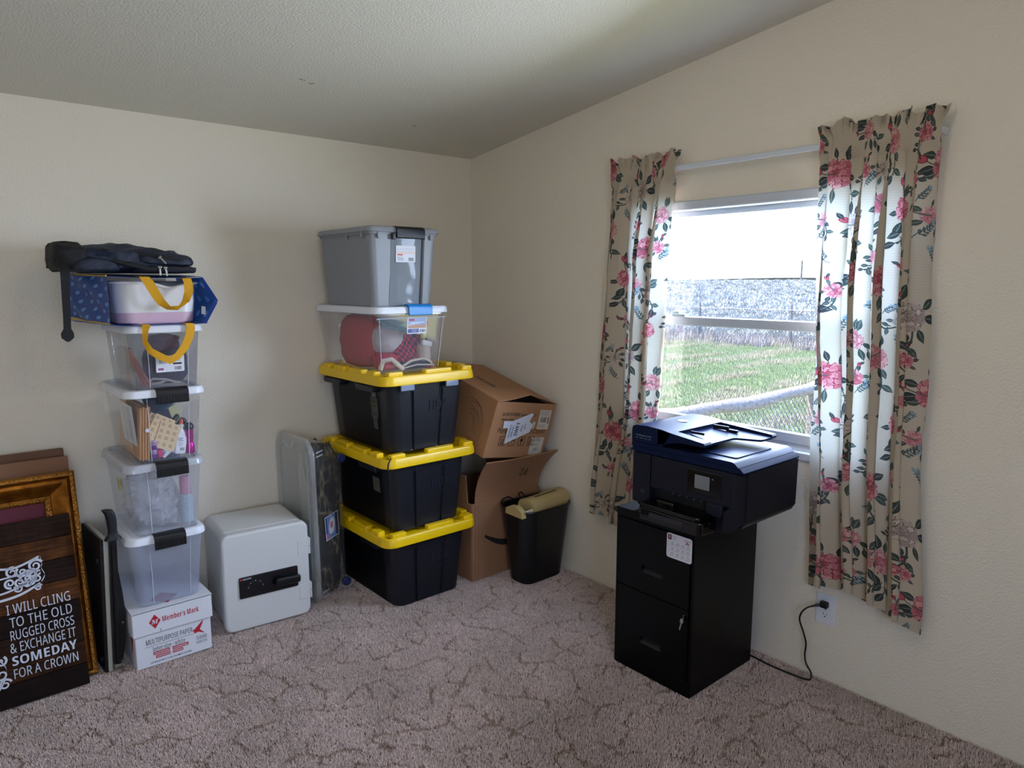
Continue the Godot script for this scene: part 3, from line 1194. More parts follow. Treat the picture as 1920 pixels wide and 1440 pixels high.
func latch(t: Node, x: float, y: float, z: float, w: float, h: float, m: Material, ridges := true) -> void:   # y is the top, z the lid's front edge
	var lt := MB.new()
	lt.extrude(PackedVector2Array([Vector2(-0.03, 0.004), Vector2(-0.008, 0.005), Vector2(0.006, 0.0), Vector2(0.013, -0.01), Vector2(0.013, -h + 0.004), Vector2(0.009, -h), Vector2(0.003, -h + 0.002), Vector2(0.003, -0.012), Vector2(-0.03, -0.004)]), -w / 2, w / 2)
	lt.x = Transform3D(Basis(V(0, 0, 1), V(0, 1, 0), V(-1, 0, 0)), V(x, y, z))
	var lt2 := MB.new()
	lt2.x = Transform3D(Basis(V(0, 0, 1), V(0, 1, 0), V(-1, 0, 0)), V(x, y, z))
	lt2.extrude(PackedVector2Array([Vector2(-0.03, 0.004), Vector2(-0.008, 0.005), Vector2(0.006, 0.0), Vector2(0.013, -0.01), Vector2(0.013, -h + 0.004), Vector2(0.009, -h), Vector2(0.003, -h + 0.002), Vector2(0.003, -0.012), Vector2(-0.03, -0.004)]), -w / 2, w / 2)
	if ridges:
		lt2.x = Transform3D.IDENTITY
		var n := 11
		for k in n:
			lt2.box(V(x - w / 2 + w * (k + 0.5) / n, y - h * 0.66, z + 0.0135), V(w / n * 0.55, h * 0.55, 0.003))
	obj("latch", lt2, m, t)

func box_shell(b: MB, c: Vector3, s: Vector3, th := 0.004) -> void:
	b.rbox(c, s, th, 1, 1)

func clear_bin(label: String, x: float, z: float, y0: float, y1: float, w0: float, w1: float, d0: float, d1: float, plastic: Material, rib: Material, lid_m: Material, latch_at: float) -> Node3D:
	var t := thing("storage_bin", label, "storage bin", V(x, y0, z))
	var b := MB.new()
	shell(b, 0, 0, 0.0, y1 - y0 - 0.012, w0, d0, w1, d1)
	obj("bin_body", b, plastic, t)
	var h := y1 - y0
	for s in [-0.27, 0.33]:   # the two moulded ribs that flank the front panel
		var q := MB.new()
		var zf := d0 / 2
		q.tube([V(s * w0, 0.012, zf + 0.001), V(s * w0 * 1.03, h * 0.45, lerpf(zf, d1 / 2, 0.45) + 0.0015), V(s * w0 * 1.1, h - 0.03, d1 / 2 - 0.001)], 0.0014, 6)
		obj("moulded_rib", q, rib, t)
	b = MB.new()
	bin_lid(b, 0, 0, h - 0.028, w1 + 0.026, d1 + 0.026, 0.031, 0.008)
	obj("lid", b, lid_m, t)
	if latch_at > -9.0:
		latch(t, latch_at, h + 0.002, d1 / 2 + 0.013, 0.118, 0.056, mat("black latch plastic", H("101012"), 0.45))
	return t

func left_stack() -> void:
	# --- the paper carton at the bottom
	var white := mat("white carton board", H("dcdcdf"), 0.7)
	var red := mat("red carton print", H("b3202f"), 0.7)
	var ink := mat("dark carton print", H("30323c"), 0.7)
	var t := thing("paper_carton", "white copy paper carton with red print at the bottom of the left stack", "box", V(-1.903, 0, 0.237))
	var b := MB.new()
	b.rbox(V(0, 0.115, 0), V(0.292, 0.23, 0.425), 0.003, 1, 1)
	obj("carton_body", b, white, t)
	b = MB.new()
	var w := 0.308
	var d := 0.444
	b.box(V(0, 0.243, 0), V(w, 0.005, d))
	b.box(V(0, 0.194, d / 2 - 0.0022), V(w - 0.004, 0.098, 0.0044))
	b.box(V(0, 0.194, -d / 2 + 0.0022), V(w - 0.004, 0.098, 0.0044))
	b.box(V(-w / 2 + 0.0022, 0.194, 0), V(0.0044, 0.098, d - 0.012))
	b.box(V(w / 2 - 0.0022, 0.194, 0), V(0.0044, 0.098, d - 0.012))
	var lid := obj("carton_lid", b, white, t)
	var z := d / 2 + 0.0004
	lettering(lid, "Member's Mark", red, V(0.028, 0.196, z), V(0.142, 0, 0), V(0, 0.024, 0), font("Droid Sans", 700))
	b = MB.new()
	b.extrude(PackedVector2Array([Vector2(-0.071, 0.163), Vector2(-0.049, 0.193), Vector2(-0.071, 0.223), Vector2(-0.093, 0.193)]), d / 2, d / 2 + 0.0004)
	obj("diamond_mark", b, red, lid)
	lettering(lid, "M", white, V(-0.071, 0.193, z + 0.0005), V(0.024, 0, 0), V(0, 0.018, 0), font("Droid Serif", 700), 0.2)
	b = MB.new()
	b.extrude(PackedVector2Array([Vector2(-0.052, 0.145), Vector2(-0.05, 0.145), Vector2(-0.05, 0.157), Vector2(-0.052, 0.158)]), d / 2, d / 2 + 0.0005)
	obj("torn_notch", b, ink, lid)
	b = MB.new()   # part of the mark on the top of the lid
	b.x = Transform3D(Basis(V(1, 0, 0), V(0, 0, -1), V(0, 1, 0)), V(-0.01, 0.2456, 0.13))
	b.extrude(PackedVector2Array([Vector2(0, -0.06), Vector2(0.055, 0), Vector2(0, 0.06), Vector2(-0.055, 0)]), 0, 0.0004)
	obj("diamond_mark", b, red, lid)
	z = 0.2125 + 0.0006
	lettering(t, "MULTIPURPOSE PAPER", ink, V(-0.018, 0.107, z), V(0.178, 0, 0), V(0, 0.022, 0))
	b = MB.new()
	b.box(V(-0.018, 0.088, z), V(0.186, 0.0011, 0.0006))
	obj("print_rule", b, ink, t)
	lettering(t, "letter size - white", ink, V(-0.022, 0.073, z), V(0.124, 0, 0), V(0, 0.02, 0), font("Droid Serif"))
	for q in [[-0.052, 0.054, 0.062], [0.021, 0.054, 0.062], [-0.046, 0.038, 0.056], [0.01, 0.038, 0.04]]:
		b = MB.new()
		b.box(V(q[0], q[1], z), V(q[2], 0.0125, 0.0006))
		obj("red_strip", b, red, t)
		var r := RandomNumberGenerator.new()
		r.seed = int(q[0] * 1000) + 500
		b = MB.new()
		var at: float = q[0] - q[2] * 0.44
		while at < q[0] + q[2] * 0.42:
			var l := r.randf_range(0.002, 0.005)
			b.box(V(at + l / 2, q[1], z + 0.0005), V(l, 0.004, 0.0004))
			at += l + 0.0012
		obj("small_print", b, white, t)
	lettering(t, "LETTER 8.5 IN X 11 IN (216 MM X 279 MM)", ink, V(-0.016, 0.016, z), V(0.158, 0, 0), V(0, 0.0085, 0), font("Droid Sans", 700))
	lettering(t, "5000", ink, V(0.105, 0.063, z), V(0.042, 0, 0), V(0, 0.017, 0), font("Droid Serif"))
	lettering(t, "SHEETS", ink, V(0.105, 0.044, z), V(0.044, 0, 0), V(0, 0.011, 0), font("Droid Serif"))
	b = MB.new()   # the folded-paper bird
	b.extrude(PackedVector2Array([Vector2(0.066, 0.1), Vector2(0.082, 0.107), Vector2(0.116, 0.138), Vector2(0.112, 0.124), Vector2(0.1, 0.099), Vector2(0.12, 0.078), Vector2(0.094, 0.09), Vector2(0.078, 0.087), Vector2(0.074, 0.1)]), z, z + 0.0004)
	obj("bird_mark", b, red, t)
	b = MB.new()   # the same print wraps round to the left side
	b.x = Transform3D(Basis(V(0, 0, 1), V(0, 1, 0), V(-1, 0, 0)), V(-0.1464, 0, 0.12))
	b.extrude(PackedVector2Array([Vector2(0.02, 0.12), Vector2(0.06, 0.135), Vector2(0.05, 0.085), Vector2(0.035, 0.05), Vector2(0.03, 0.09)]), 0, 0.0004)
	obj("bird_mark", b, red, t)

	# --- four clear bins
	var milky := clear("milky bin plastic", H("b9c3dc"), 0.30, 0.18)
	var hazy := clear("hazy bin plastic", H("c3c6d2"), 0.22, 0.18)
	var crisp := clear("clear bin plastic", H("b4bac8"), 0.10, 0.08)
	var smoky := clear("smoky bin plastic", H("8d8b98"), 0.30, 0.12)
	var rib := clear("bin rib highlight", H("dfe4f2"), 0.7, 0.2)
	var wl := mat("white bin lid", H("e4e6ec"), 0.4)
	var tl := clear("translucent bin lid", H("d3d6dc"), 0.62, 0.22)
	clear_bin("empty milky clear bin with white lid and black latch standing on the paper carton", -1.901, 0.237, 0.2485, 0.545, 0.236, 0.280, 0.385, 0.425, milky, rib, wl, 0.005)
	clear_bin("hazy clear bin holding bubble wrap, yellow note on its side", -1.889, 0.237, 0.542, 0.838, 0.236, 0.280, 0.385, 0.425, hazy, rib, tl, 0.02)
	clear_bin("clear bin packed with stationery and a pink flashlight, second bin down the left stack", -1.870, 0.237, 0.835, 1.132, 0.236, 0.280, 0.385, 0.425, crisp, rib, wl, 0.02)
	clear_bin("smoky clear bin with white lid and no latch, top bin of the left stack", -1.856, 0.237, 1.128, 1.384, 0.236, 0.268, 0.385, 0.425, smoky, rib, wl, -99.0)
	bin_contents()
	basin_and_bag()
	backpack()

func bin_contents() -> void:
	var r := RandomNumberGenerator.new()
	r.seed = 31
	# second bin (y 0.835): floor of it at 0.848, x about -1.87, front wall near z 0.43
	var tan_ := mat("tan folder card", H("c08a4e"), 0.75)
	var paper := mat("plain white paper", H("e6e8ee"), 0.8)
	var t := thing("accordion_folder", "tan card folder with a printed sheet standing along the side of the stationery bin", "folder", V(-1.958, 0.850, 0.24))
	var b := MB.new()
	b.x = Transform3D(Basis(V(0, 0, 1), -0.07), Vector3.ZERO)
	for k in 4:
		b.rbox(V(-0.012 + 0.010 * k, 0.105, 0), V(0.008, 0.21 + 0.008 * (k % 2), 0.34), 0.002, 1, 1)
	obj("folder_card", b, tan_, t)
	var im := blank(200, 256, H("dfe2e8"))
	im.fill_rect(Rect2i(60, 20, 10, 200), H("8d94a2"))
	lines(im, 90, 20, 80, 26, 8, H("6b7180"), r, 3)
	im.fill_rect(Rect2i(62, 190, 10, 50), H("4c5260"))
	card("printed_sheet", V(-0.0175, 0.13, 0.03), V(0, 0.0, 0.22), V(-0.012, 0.17, 0), printed("printed sheet", im), t)
	b = MB.new()
	b.x = Transform3D(Basis(V(0, 0, 1), -0.07), Vector3.ZERO)
	b.tube([V(0.012, 0.12, 0.17), V(0.012, 0.12, 0.176)], 0.008, 10)
	obj("folder_button", b, paper, t)
	# patterned cards in a fan
	im = blank(160, 220, H("e3c79c"))
	for yy in 4:
		for xx in 3:
			lines(im, 12 + xx * 50, 16 + yy * 52, 32, 4, 7, H("463c35"), r, 3)
	var cm := printed("patterned card", im)
	for k in 3:
		var mid := V(-1.906 + 0.022 * k, 0.965 + 0.008 * k - 0.012 * k * k, 0.375 + 0.012 * k)
		var ang := -0.62 + 0.1 * k
		var c := card("patterned_card", mid, V(cos(ang) * 0.078, sin(ang) * 0.078, 0.012), V(-sin(ang) * 0.108, cos(ang) * 0.108, -0.02), cm, self, 0.0012)
		tag(c, ["tan patterned card at the back of the fan in the stationery bin", "tan patterned card in the middle of the fan in the stationery bin", "tan patterned card at the front of the fan in the stationery bin"][k], "card", "fan of patterned cards")
	var en := card("envelope", V(-1.868, 0.900, 0.385), V(0.068, 0.055, 0.0), V(-0.05, 0.062, -0.01), paper, self, 0.002)
	tag(en, "plain white envelope tilted below the patterned cards", "envelope")
	# glue bottle
	t = thing("glue_bottle", "white glue bottle with an orange tip in the stationery bin", "bottle", V(-1.822, 0.853, 0.385))
	t.rotation = V(0.0, 0.2, -0.16)
	b = MB.new()
	var rings := []
	for q in [[0.05, 0.028, 0.0], [0.056, 0.032, 0.006], [0.056, 0.032, 0.06], [0.05, 0.03, 0.085], [0.026, 0.024, 0.1], [0.022, 0.022, 0.104]]:
		rings.append(MB.rr(q[0], q[1], q[1] * 0.45, q[2], 5))
	b.loft(rings)
	obj("bottle_body", b, mat("white bottle plastic", H("dfe2ea"), 0.35), t)
	b = MB.new()
	b.lathe([Vector2(0.012, 0.104), Vector2(0.013, 0.118), Vector2(0.007, 0.122)], 14)
	obj("bottle_collar", b, paper, t)
	b = MB.new()
	b.lathe([Vector2(0.0075, 0.12), Vector2(0.0065, 0.137), Vector2(0.002, 0.143)], 12)
	obj("bottle_tip", b, mat("orange tip", H("e2603a"), 0.4), t)
	im = blank(96, 128, H("e8eaf0"))
	lines(im, 14, 12, 66, 3, 10, H("23262e"), r, 5)
	lines(im, 14, 44, 60, 7, 6, H("70757f"), r, 2)
	bars(im, Rect2i(40, 92, 40, 26), r)
	card("bottle_label", V(0, 0.04, 0.0165), V(0.042, 0, 0), V(0, 0.064, 0), printed("glue label", im), t)
	# pink flashlight
	t = thing("flashlight", "shiny pink metal flashlight standing in the corner of the stationery bin", "flashlight", V(-1.776, 0.850, 0.39))
	var pink := mat("pink anodised metal", H("d0189a"), 0.28, 0.75)
	b = MB.new()
	b.lathe([Vector2(0.017, 0.0), Vector2(0.018, 0.004), Vector2(0.018, 0.03), Vector2(0.0145, 0.038), Vector2(0.013, 0.048), Vector2(0.0148, 0.055), Vector2(0.0148, 0.095), Vector2(0.017, 0.1)], 24)
	obj("barrel", b, pink, t)
	b = MB.new()
	b.lathe([Vector2(0.0172, 0.1), Vector2(0.019, 0.106), Vector2(0.019, 0.113), Vector2(0.012, 0.125), Vector2(0.003, 0.128)], 24)
	obj("tail_cap", b, mat("black flashlight cap", H("17171d"), 0.35), t)
	# purple foil tube at the left front
	t = thing("foil_tube", "purple foil patterned tube at the front corner of the stationery bin", "tube", V(-1.917, 0.850, 0.404))
	for k in 4:
		b = MB.new()
		b.lathe([Vector2(0.0105, 0.018 * k), Vector2(0.0112, 0.018 * k + 0.004), Vector2(0.0112, 0.018 * k + 0.014), Vector2(0.0105, 0.018 * k + 0.018)], 16)
		obj("foil_band", b, mat("purple foil" if k % 2 == 0 else "lilac foil", H("7a3a9c") if k % 2 == 0 else H("b9a3d6"), 0.3, 0.6), t)
	# blue bowl, a black hole punch, and small things behind
	t = thing("bowl", "dark blue plastic bowl at the top back of the stationery bin", "bowl", V(-1.86, 1.030, 0.30))
	b = MB.new()
	b.lathe([Vector2(0.03, 0.0), Vector2(0.055, 0.02), Vector2(0.065, 0.05), Vector2(0.063, 0.051), Vector2(0.052, 0.022), Vector2(0.028, 0.004)], 24, true, true)
	obj("bowl_wall", b, mat("dark blue plastic", H("27405f"), 0.35), t)
	t = thing("hole_punch", "black hand tool with pale stripes lying in the stationery bin", "tool", V(-1.825, 0.93, 0.345))
	b = MB.new()
	b.x = Transform3D(Basis(V(0, 0, 1), 0.9), Vector3.ZERO)
	b.rbox(V(0, 0, 0), V(0.15, 0.028, 0.035), 0.01, 2, 3)
	b.rbox(V(0.02, 0.03, 0), V(0.11, 0.016, 0.03), 0.007, 2, 3)
	obj("tool_body", b, mat("black tool plastic", H("16181f"), 0.35), t)
	for k in 4:
		b = MB.new()
		b.x = Transform3D(Basis(V(0, 0, 1), 0.9), Vector3.ZERO)
		b.rbox(V(-0.045 + 0.026 * k, 0.006, 0.017), V(0.007, 0.03, 0.006), 0.002, 1, 1)
		obj("pale_stripe", b, mat("pale tool stripe", H("c9c8b4"), 0.5), t)
	t = thing("notepad", "pale yellow notepad leaning at the back of the stationery bin", "notepad", V(-1.80, 0.99, 0.30))
	b = MB.new()
	b.x = Transform3D(Basis(V(0, 0, 1), 0.25), Vector3.ZERO)
	b.rbox(V(0, 0, 0), V(0.036, 0.1, 0.008), 0.002, 1, 1)
	obj("pad", b, mat("pale yellow paper", H("c9c592"), 0.8), t)
	b = MB.new()
	for k in 26:
		var p := V(-1.93 + 0.14 * r.randf(), 0.853 + 0.02 * r.randf(), 0.24 + 0.16 * r.randf())
		var q := V(r.randf_range(-1, 1), r.randf_range(-0.2, 0.5), r.randf_range(-1, 1)).normalized() * 0.022
		b.tube([p - q, p + q * 0.3 + V(0, 0.004, 0), p + q], 0.003, 5)
	var clips := obj("small_clips", b, mat("blue and violet clips", H("3f6fae"), 0.3), self)
	clips.set_meta("kind", "stuff")
	tag(clips, "heap of small blue clips on the floor of the stationery bin", "clips")
	t = thing("pink_case", "bright pink small case between the foil tube and the envelope", "case", V(-1.896, 0.850, 0.40))
	b = MB.new()
	b.rbox(V(0, 0.017, 0), V(0.02, 0.034, 0.018), 0.006, 2, 3)
	obj("case_body", b, mat("bright pink plastic", H("d8326a"), 0.4), t)
	t = thing("dark_pouch", "dark fabric pouch filling the back of the stationery bin", "pouch", V(-1.835, 0.852, 0.15))
	b = MB.new()
	lump(b, V(0, 0.09, 0), V(0.085, 0.09, 0.09), 5, 0.12)
	obj("pouch_cloth", b, mat("dark slate cloth", H("252a3c"), 0.9), t, 60)
	# third bin (y 0.542): crumpled bubble wrap and a roll
	t = thing("bubble_wrap", "crumpled clear bubble wrap filling the third bin of the left stack", "bubble wrap", V(-1.905, 0.556, 0.24))
	var wrap := clear("bubble wrap film", H("d6d8e2"), 0.34, 0.14)
	var bt := noise_tex(0.09, 2, 256, 44, FastNoiseLite.TYPE_CELLULAR)
	bumpy(wrap, bt, 0.5, 5.0)
	b = MB.new()
	lump(b, V(-0.005, 0.108, 0.01), V(0.095, 0.105, 0.16), 6, 0.3, 40, 24)
	obj("film", b, wrap, t, 25)
	b = MB.new()
	lump(b, V(0.02, 0.07, 0.10), V(0.06, 0.07, 0.06), 9, 0.35, 30, 18)
	obj("film", b, wrap, t, 25)
	t = thing("wrap_roll", "upright roll of pale blue bubble wrap with a pink top in the third bin", "roll", V(-1.803, 0.556, 0.375))
	b = MB.new()
	b.lathe([Vector2(0.024, 0.0), Vector2(0.027, 0.01), Vector2(0.0265, 0.06), Vector2(0.028, 0.1), Vector2(0.026, 0.12)], 22)
	obj("blue_wrap", b, bumpy(mat("pale blue wrap", H("b4c9d4"), 0.4), bt, 0.5, 6.0), t)
	b = MB.new()
	b.lathe([Vector2(0.021, 0.12), Vector2(0.021, 0.19), Vector2(0.02, 0.195)], 22)
	obj("pink_wrap", b, bumpy(mat("pink wrap", H("d58aa4"), 0.4), bt, 0.5, 6.0), t)
	var note := card("sticky_note", V(-2.0262, 0.735, 0.27), V(0, 0, 0.052), V(-0.005, 0.055, 0), mat("yellow sticky note", H("d9cf7e"), 0.8), self, 0.0006)
	tag(note, "small yellow sticky note on the side of the hazy bubble wrap bin", "note")
	lettering(note, "J", mat("pen ink", H("2a2a33"), 0.8), V(-2.0272, 0.735, 0.27), V(0, 0, 0.012), V(-0.003, 0.03, 0), font("Droid Serif"), 0.3, "pen_mark")
	# top bin (y 1.128): navy cloth, orange sticks, a book, a cord
	t = thing("navy_cap", "dark navy cloth cap lying in the smoky top bin", "cap", V(-1.825, 1.142, 0.29))
	b = MB.new()
	lump(b, V(0, 0.075, 0), V(0.082, 0.078, 0.12), 12, 0.1)
	obj("cap_cloth", b, mat("navy cap cloth", H("1b2740"), 0.9), t, 60)
	b = MB.new()
	lump(b, V(-0.01, 0.165, 0.03), V(0.06, 0.035, 0.07), 14, 0.2)
	obj("maroon_scarf", b, mat("maroon cloth", H("4a1f2e"), 0.9), t, 60)
	t = thing("orange_sticks", "three orange sticks leaning in the corner of the smoky top bin", "sticks", V(-1.935, 1.142, 0.395))
	for k in 3:
		b = MB.new()
		b.tube([V(0.012 * k, 0.002, 0.005 * k), V(-0.045 + 0.008 * k, 0.16 - 0.02 * k, -0.04 + 0.02 * k)], 0.0055, 6)
		obj("stick", b, mat("orange stick wood", H("b4664a"), 0.6), t)
	t = thing("book", "grey and white book standing at the side of the smoky top bin", "book", V(-1.962, 1.142, 0.26))
	b = MB.new()
	b.rbox(V(0, 0.075, 0), V(0.016, 0.15, 0.2), 0.003, 1, 2)
	obj("book_cover", b, mat("grey book cover", H("a49c92"), 0.7), t)
	b = MB.new()
	b.box(V(-0.0085, 0.075, -0.03), V(0.001, 0.148, 0.13))
	obj("white_cover_band", b, mat("white book band", H("c9c6c9"), 0.7), t)
	t = thing("white_cord", "thick white cord curved along the floor of the smoky top bin", "cord", V(-1.87, 1.149, 0.37))
	b = MB.new()
	b.tube([V(-0.06, 0.0, 0.01), V(-0.03, 0.022, 0.03), V(0.01, 0.018, 0.042), V(0.05, 0.004, 0.04), V(0.07, -0.001, 0.03)], 0.0048, 8)
	b.tube([V(-0.04, 0.0, 0.03), V(-0.01, 0.006, 0.04), V(0.02, 0.012, 0.035)], 0.0042, 8)
	obj("cord_strand", b, mat("off-white cord", H("bdb9b2"), 0.6), t)
	im = blank(160, 96, H("e2e4ea"))
	im.fill_rect(Rect2i(0, 0, 160, 3), H("b8bcc6"))
	im.fill_rect(Rect2i(18, 18, 40, 30), H("aab0bd"))
	im.fill_rect(Rect2i(96, 44, 50, 10), H("202228"))
	lines(im, 92, 14, 56, 3, 8, H("7d8290"), r, 3)
	bars(im, Rect2i(104, 66, 38, 20), r)
	im.fill_rect(Rect2i(12, 72, 30, 12), H("8a4a7a"))
	var lb := card("bin_label", V(-1.845, 1.232, 0.4445), V(0.105, 0, 0), V(0, 0.066, 0.005), printed("bin label print", im), self, 0.0006, 0.004)
	tag(lb, "white printed product label on the front of the smoky top bin", "label")

func lump(b: MB, c: Vector3, s: Vector3, seed_: int, rough: float, nu := 26, nv := 16) -> void:   # a soft lumpy bundle that stands flat
	var n := FastNoiseLite.new()
	n.seed = seed_
	n.frequency = 1.1
	n.fractal_octaves = 4
	var rings := []
	for j in nv + 1:
		var e := -PI / 2 + PI * j / nv
		var ring := PackedVector3Array()
		for i in nu:
			var a := TAU * i / nu
			var ce := signf(cos(e)) * pow(absf(cos(e)), 0.55)
			var se := signf(sin(e)) * pow(absf(sin(e)), 0.75)
			var d := V(cos(a) * ce, se, -sin(a) * ce)
			var k := 1.0 + rough * n.get_noise_3d(d.x * 1.6, d.y * 1.6, d.z * 1.6) * (1.0 if j > 2 else 0.4)
			var p := d * k
			p.y = maxf(p.y, -1.0)
			ring.append(c + p * s)
		rings.append(ring)
	b.loft(rings, false, false)

func basin_and_bag() -> void:
	var x0 := -2.035
	var x1 := -1.715
	# basin: white dishpan with a pink foot
	var t := thing("basin", "white plastic basin with a pink foot lying inside the blue bag", "basin", V(-1.862, 1.3885, 0.26))
	var b := MB.new()
	var rings := []
	var n := 9
	for q in [[0.270, 0.27, 0.0], [0.282, 0.282, 0.006], [0.290, 0.292, 0.045], [0.30, 0.30, 0.12], [0.306, 0.308, 0.158]]:
		rings.append(MB.rr(q[0], q[1], 0.06, q[2], n))
	var dip := func(ring: PackedVector3Array, k: float) -> PackedVector3Array:   # the rim dips at the front
		var o := PackedVector3Array()
		for p in ring:
			o.append(p - V(0, k * exp(-pow((p.x - 0.045) / 0.055, 2.0)) * smoothstep(0.08, 0.14, p.z), 0))
		return o
	var foot := MB.new()
	foot.loft([rings[0], rings[1], rings[2]], true, false)
	obj("basin_foot", foot, mat("pink basin plastic", H("d9b7c9"), 0.4), t)
	var body := MB.new()
	var dense := []
	for k in range(2, 5):
		var dd := PackedVector3Array()
		for i in rings[k].size():
			var a: Vector3 = rings[k][i]
			var c: Vector3 = rings[k][(i + 1) % rings[k].size()]
			var m := 16 if a.distance_to(c) > 0.08 else 1
			for j in m:
				dd.append(a.lerp(c, float(j) / m))
		dense.append(dip.call(dd, [0.0, 0.0, 0.02][k - 2]))
	var rim := PackedVector3Array()
	var rim2 := PackedVector3Array()
	var rim3 := PackedVector3Array()
	var inn := PackedVector3Array()
	var inn2 := PackedVector3Array()
	for p in dense[-1]:
		rim.append(p * V(1.07, 1, 1.07) + V(0, -0.001, 0))
		rim2.append(p * V(1.08, 1, 1.08) + V(0, 0.006, 0))
		rim3.append(p * V(1.02, 1, 1.02) + V(0, 0.01, 0))
		inn.append(p * V(0.97, 1, 0.97) + V(0, 0.004, 0))
	for p in dense[0]:
		inn2.append(p * V(0.97, 1, 0.97))
	dense.append(rim)
	dense.append(rim2)
	dense.append(rim3)
	dense.append(inn)
	dense.append(inn2)
	body.loft(dense, false, true)
	obj("basin_wall", body, mat("white basin plastic", H("e8e6e4"), 0.3), t)
	# blue bag lying on its back, open towards the room
	var im := blank(256, 256, H("2450a0"))
	var r := RandomNumberGenerator.new()
	r.seed = 77
	for k in 30:
		dab(im, Vector2((k % 5) * 51 + 20 + (25 if (k / 5) % 2 else 0), (k / 5) * 43 + 18), Vector2(8.5, 12), 0.4, H("6fa4dc"), H("5d93d0"))
	var blue := printed("blue dotted bag film", im, 0.4)
	blue.backlight_enabled = true
	blue.backlight = Color(0.7, 0.7, 0.7)
	var t2 := thing("shopping_bag", "blue dotted shopping bag with yellow handles holding the white basin", "bag", V(0, 0, 0))
	var zf := 0.452
	var zb := 0.035
	var side := MB.new()
	side.sheet(func(u, v):
		var f: float = u * (1.0 - u) * 4.0
		return V(x0 - 0.012 - 0.075 * (1.0 - u) + 0.012 * sin(v * 9.0 + u * 7.0) * f, lerpf(1.397, 1.574, v) + 0.012 * (1.0 - u) + 0.004 * sin(u * 11.0), lerpf(zb, zf, u)), 18, 12, 0.001)
	obj("bag_gusset", side, blue, t2, 70)
	var top := MB.new()
	top.sheet(func(u, v):
		return V(lerpf(x0 - 0.012 - 0.07 * v, x1 + 0.01 + 0.02 * v, u), lerpf(1.574, 1.585, v) - 0.006 * sin(u * PI) * (1.0 - v), lerpf(zf, zb, v)), 14, 12, 0.001)
	obj("bag_panel", top, blue, t2, 70)
	var bot := MB.new()
	bot.sheet(func(u, v):
		return V(lerpf(x0 - 0.012 - 0.07 * (1.0 - v), x1 + 0.02, u), lerpf(1.3863, 1.3863, v) + 0.011 * (1.0 - smoothstep(0.0, 0.1, u)), lerpf(zb, zf + 0.012, v)), 14, 10, 0.001)
	obj("bag_panel", bot, blue, t2, 70)
	var gus := MB.new()
	gus.sheet(func(u, v):
		var fold: float = 1.0 - absf(v - 0.48) / 0.52
		return V(x1 + 0.004 + (0.062 - 0.03 * u) * fold + 0.02 * u, lerpf(1.388, 1.57, v), lerpf(zf - 0.02 * fold, zb, u)), 14, 16, 0.001)
	var im2 := blank(128, 128, H("4b86c2"))
	for k in 12:
		dab(im2, Vector2((k % 4) * 32 + 14 + (15 if (k / 4) % 2 else 0), (k / 4) * 42 + 20), Vector2(7, 9.5), 0.4, H("8fbbe2"), H("7fb0dc"))
	var lining := printed("pale blue bag lining", im2, 0.4)
	lining.backlight_enabled = true
	lining.backlight = Color(1.0, 1.0, 1.0)
	obj("bag_gusset", gus, lining, t2, 30)
	var edge := mat("dark blue bag edge", H("163f93"), 0.5)
	var e := MB.new()
	var pts := []
	for k in 13:
		var v := k / 12.0
		var fold := 1.0 - absf(v - 0.48) / 0.52
		pts.append(V(x1 + 0.004 + 0.062 * fold, lerpf(1.388, 1.57, v), zf - 0.02 * fold))
	e.strap(pts, pts.map(func(_p): return V(0.007, 0, 0.004)), 0.002)
	obj("bag_hem", e, edge, t2, 70)
	var yel := mat("yellow bag piping", H("c9a63c"), 0.6)
	for q in [[V(x0 - 0.087, 1.586, zb), V(x0 - 0.012, 1.575, zf)], [V(x0 - 0.087, 1.409, zb), V(x0 - 0.012, 1.396, zf)], [V(x0 - 0.087, 1.405, zb), V(x0 - 0.087, 1.588, zb)]]:
		var p := MB.new()
		p.tube([q[0], q[0].lerp(q[1], 0.5) + V(0, -0.002, 0), q[1]], 0.0032, 6)
		obj("piping", p, yel, t2)
	var web := mat("yellow webbing", H("e3a50e"), 0.7)
	bumpy(web, noise_tex(0.2, 1, 128, 8), 0.06, 30.0)
	# two hanging handles, each twisted as it hangs
	var h := MB.new()
	h.strap([V(-1.922, 1.574, 0.40), V(-1.918, 1.571, 0.456), V(-1.905, 1.548, 0.463), V(-1.884, 1.502, 0.468), V(-1.868, 1.474, 0.470), V(-1.843, 1.452, 0.472), V(-1.808, 1.452, 0.472), V(-1.778, 1.478, 0.470), V(-1.764, 1.515, 0.467), V(-1.763, 1.549, 0.462), V(-1.766, 1.566, 0.456), V(-1.768, 1.569, 0.40)],
		[V(0.018, 0, 0), V(0.018, 0, 0), V(0.0165, 0.006, 0.001), V(0.015, 0.008, 0.002), V(0.011, 0.009, 0.006), V(0.004, 0.006, 0.012), V(-0.001, 0.009, 0.011), V(0.01, -0.003, 0.01), V(0.0155, -0.002, 0.003), V(0.0165, 0, 0), V(0.017, 0, 0), V(0.017, 0, 0)], 0.0016)
	obj("bag_handle", h, web, t2, 60)
	h = MB.new()
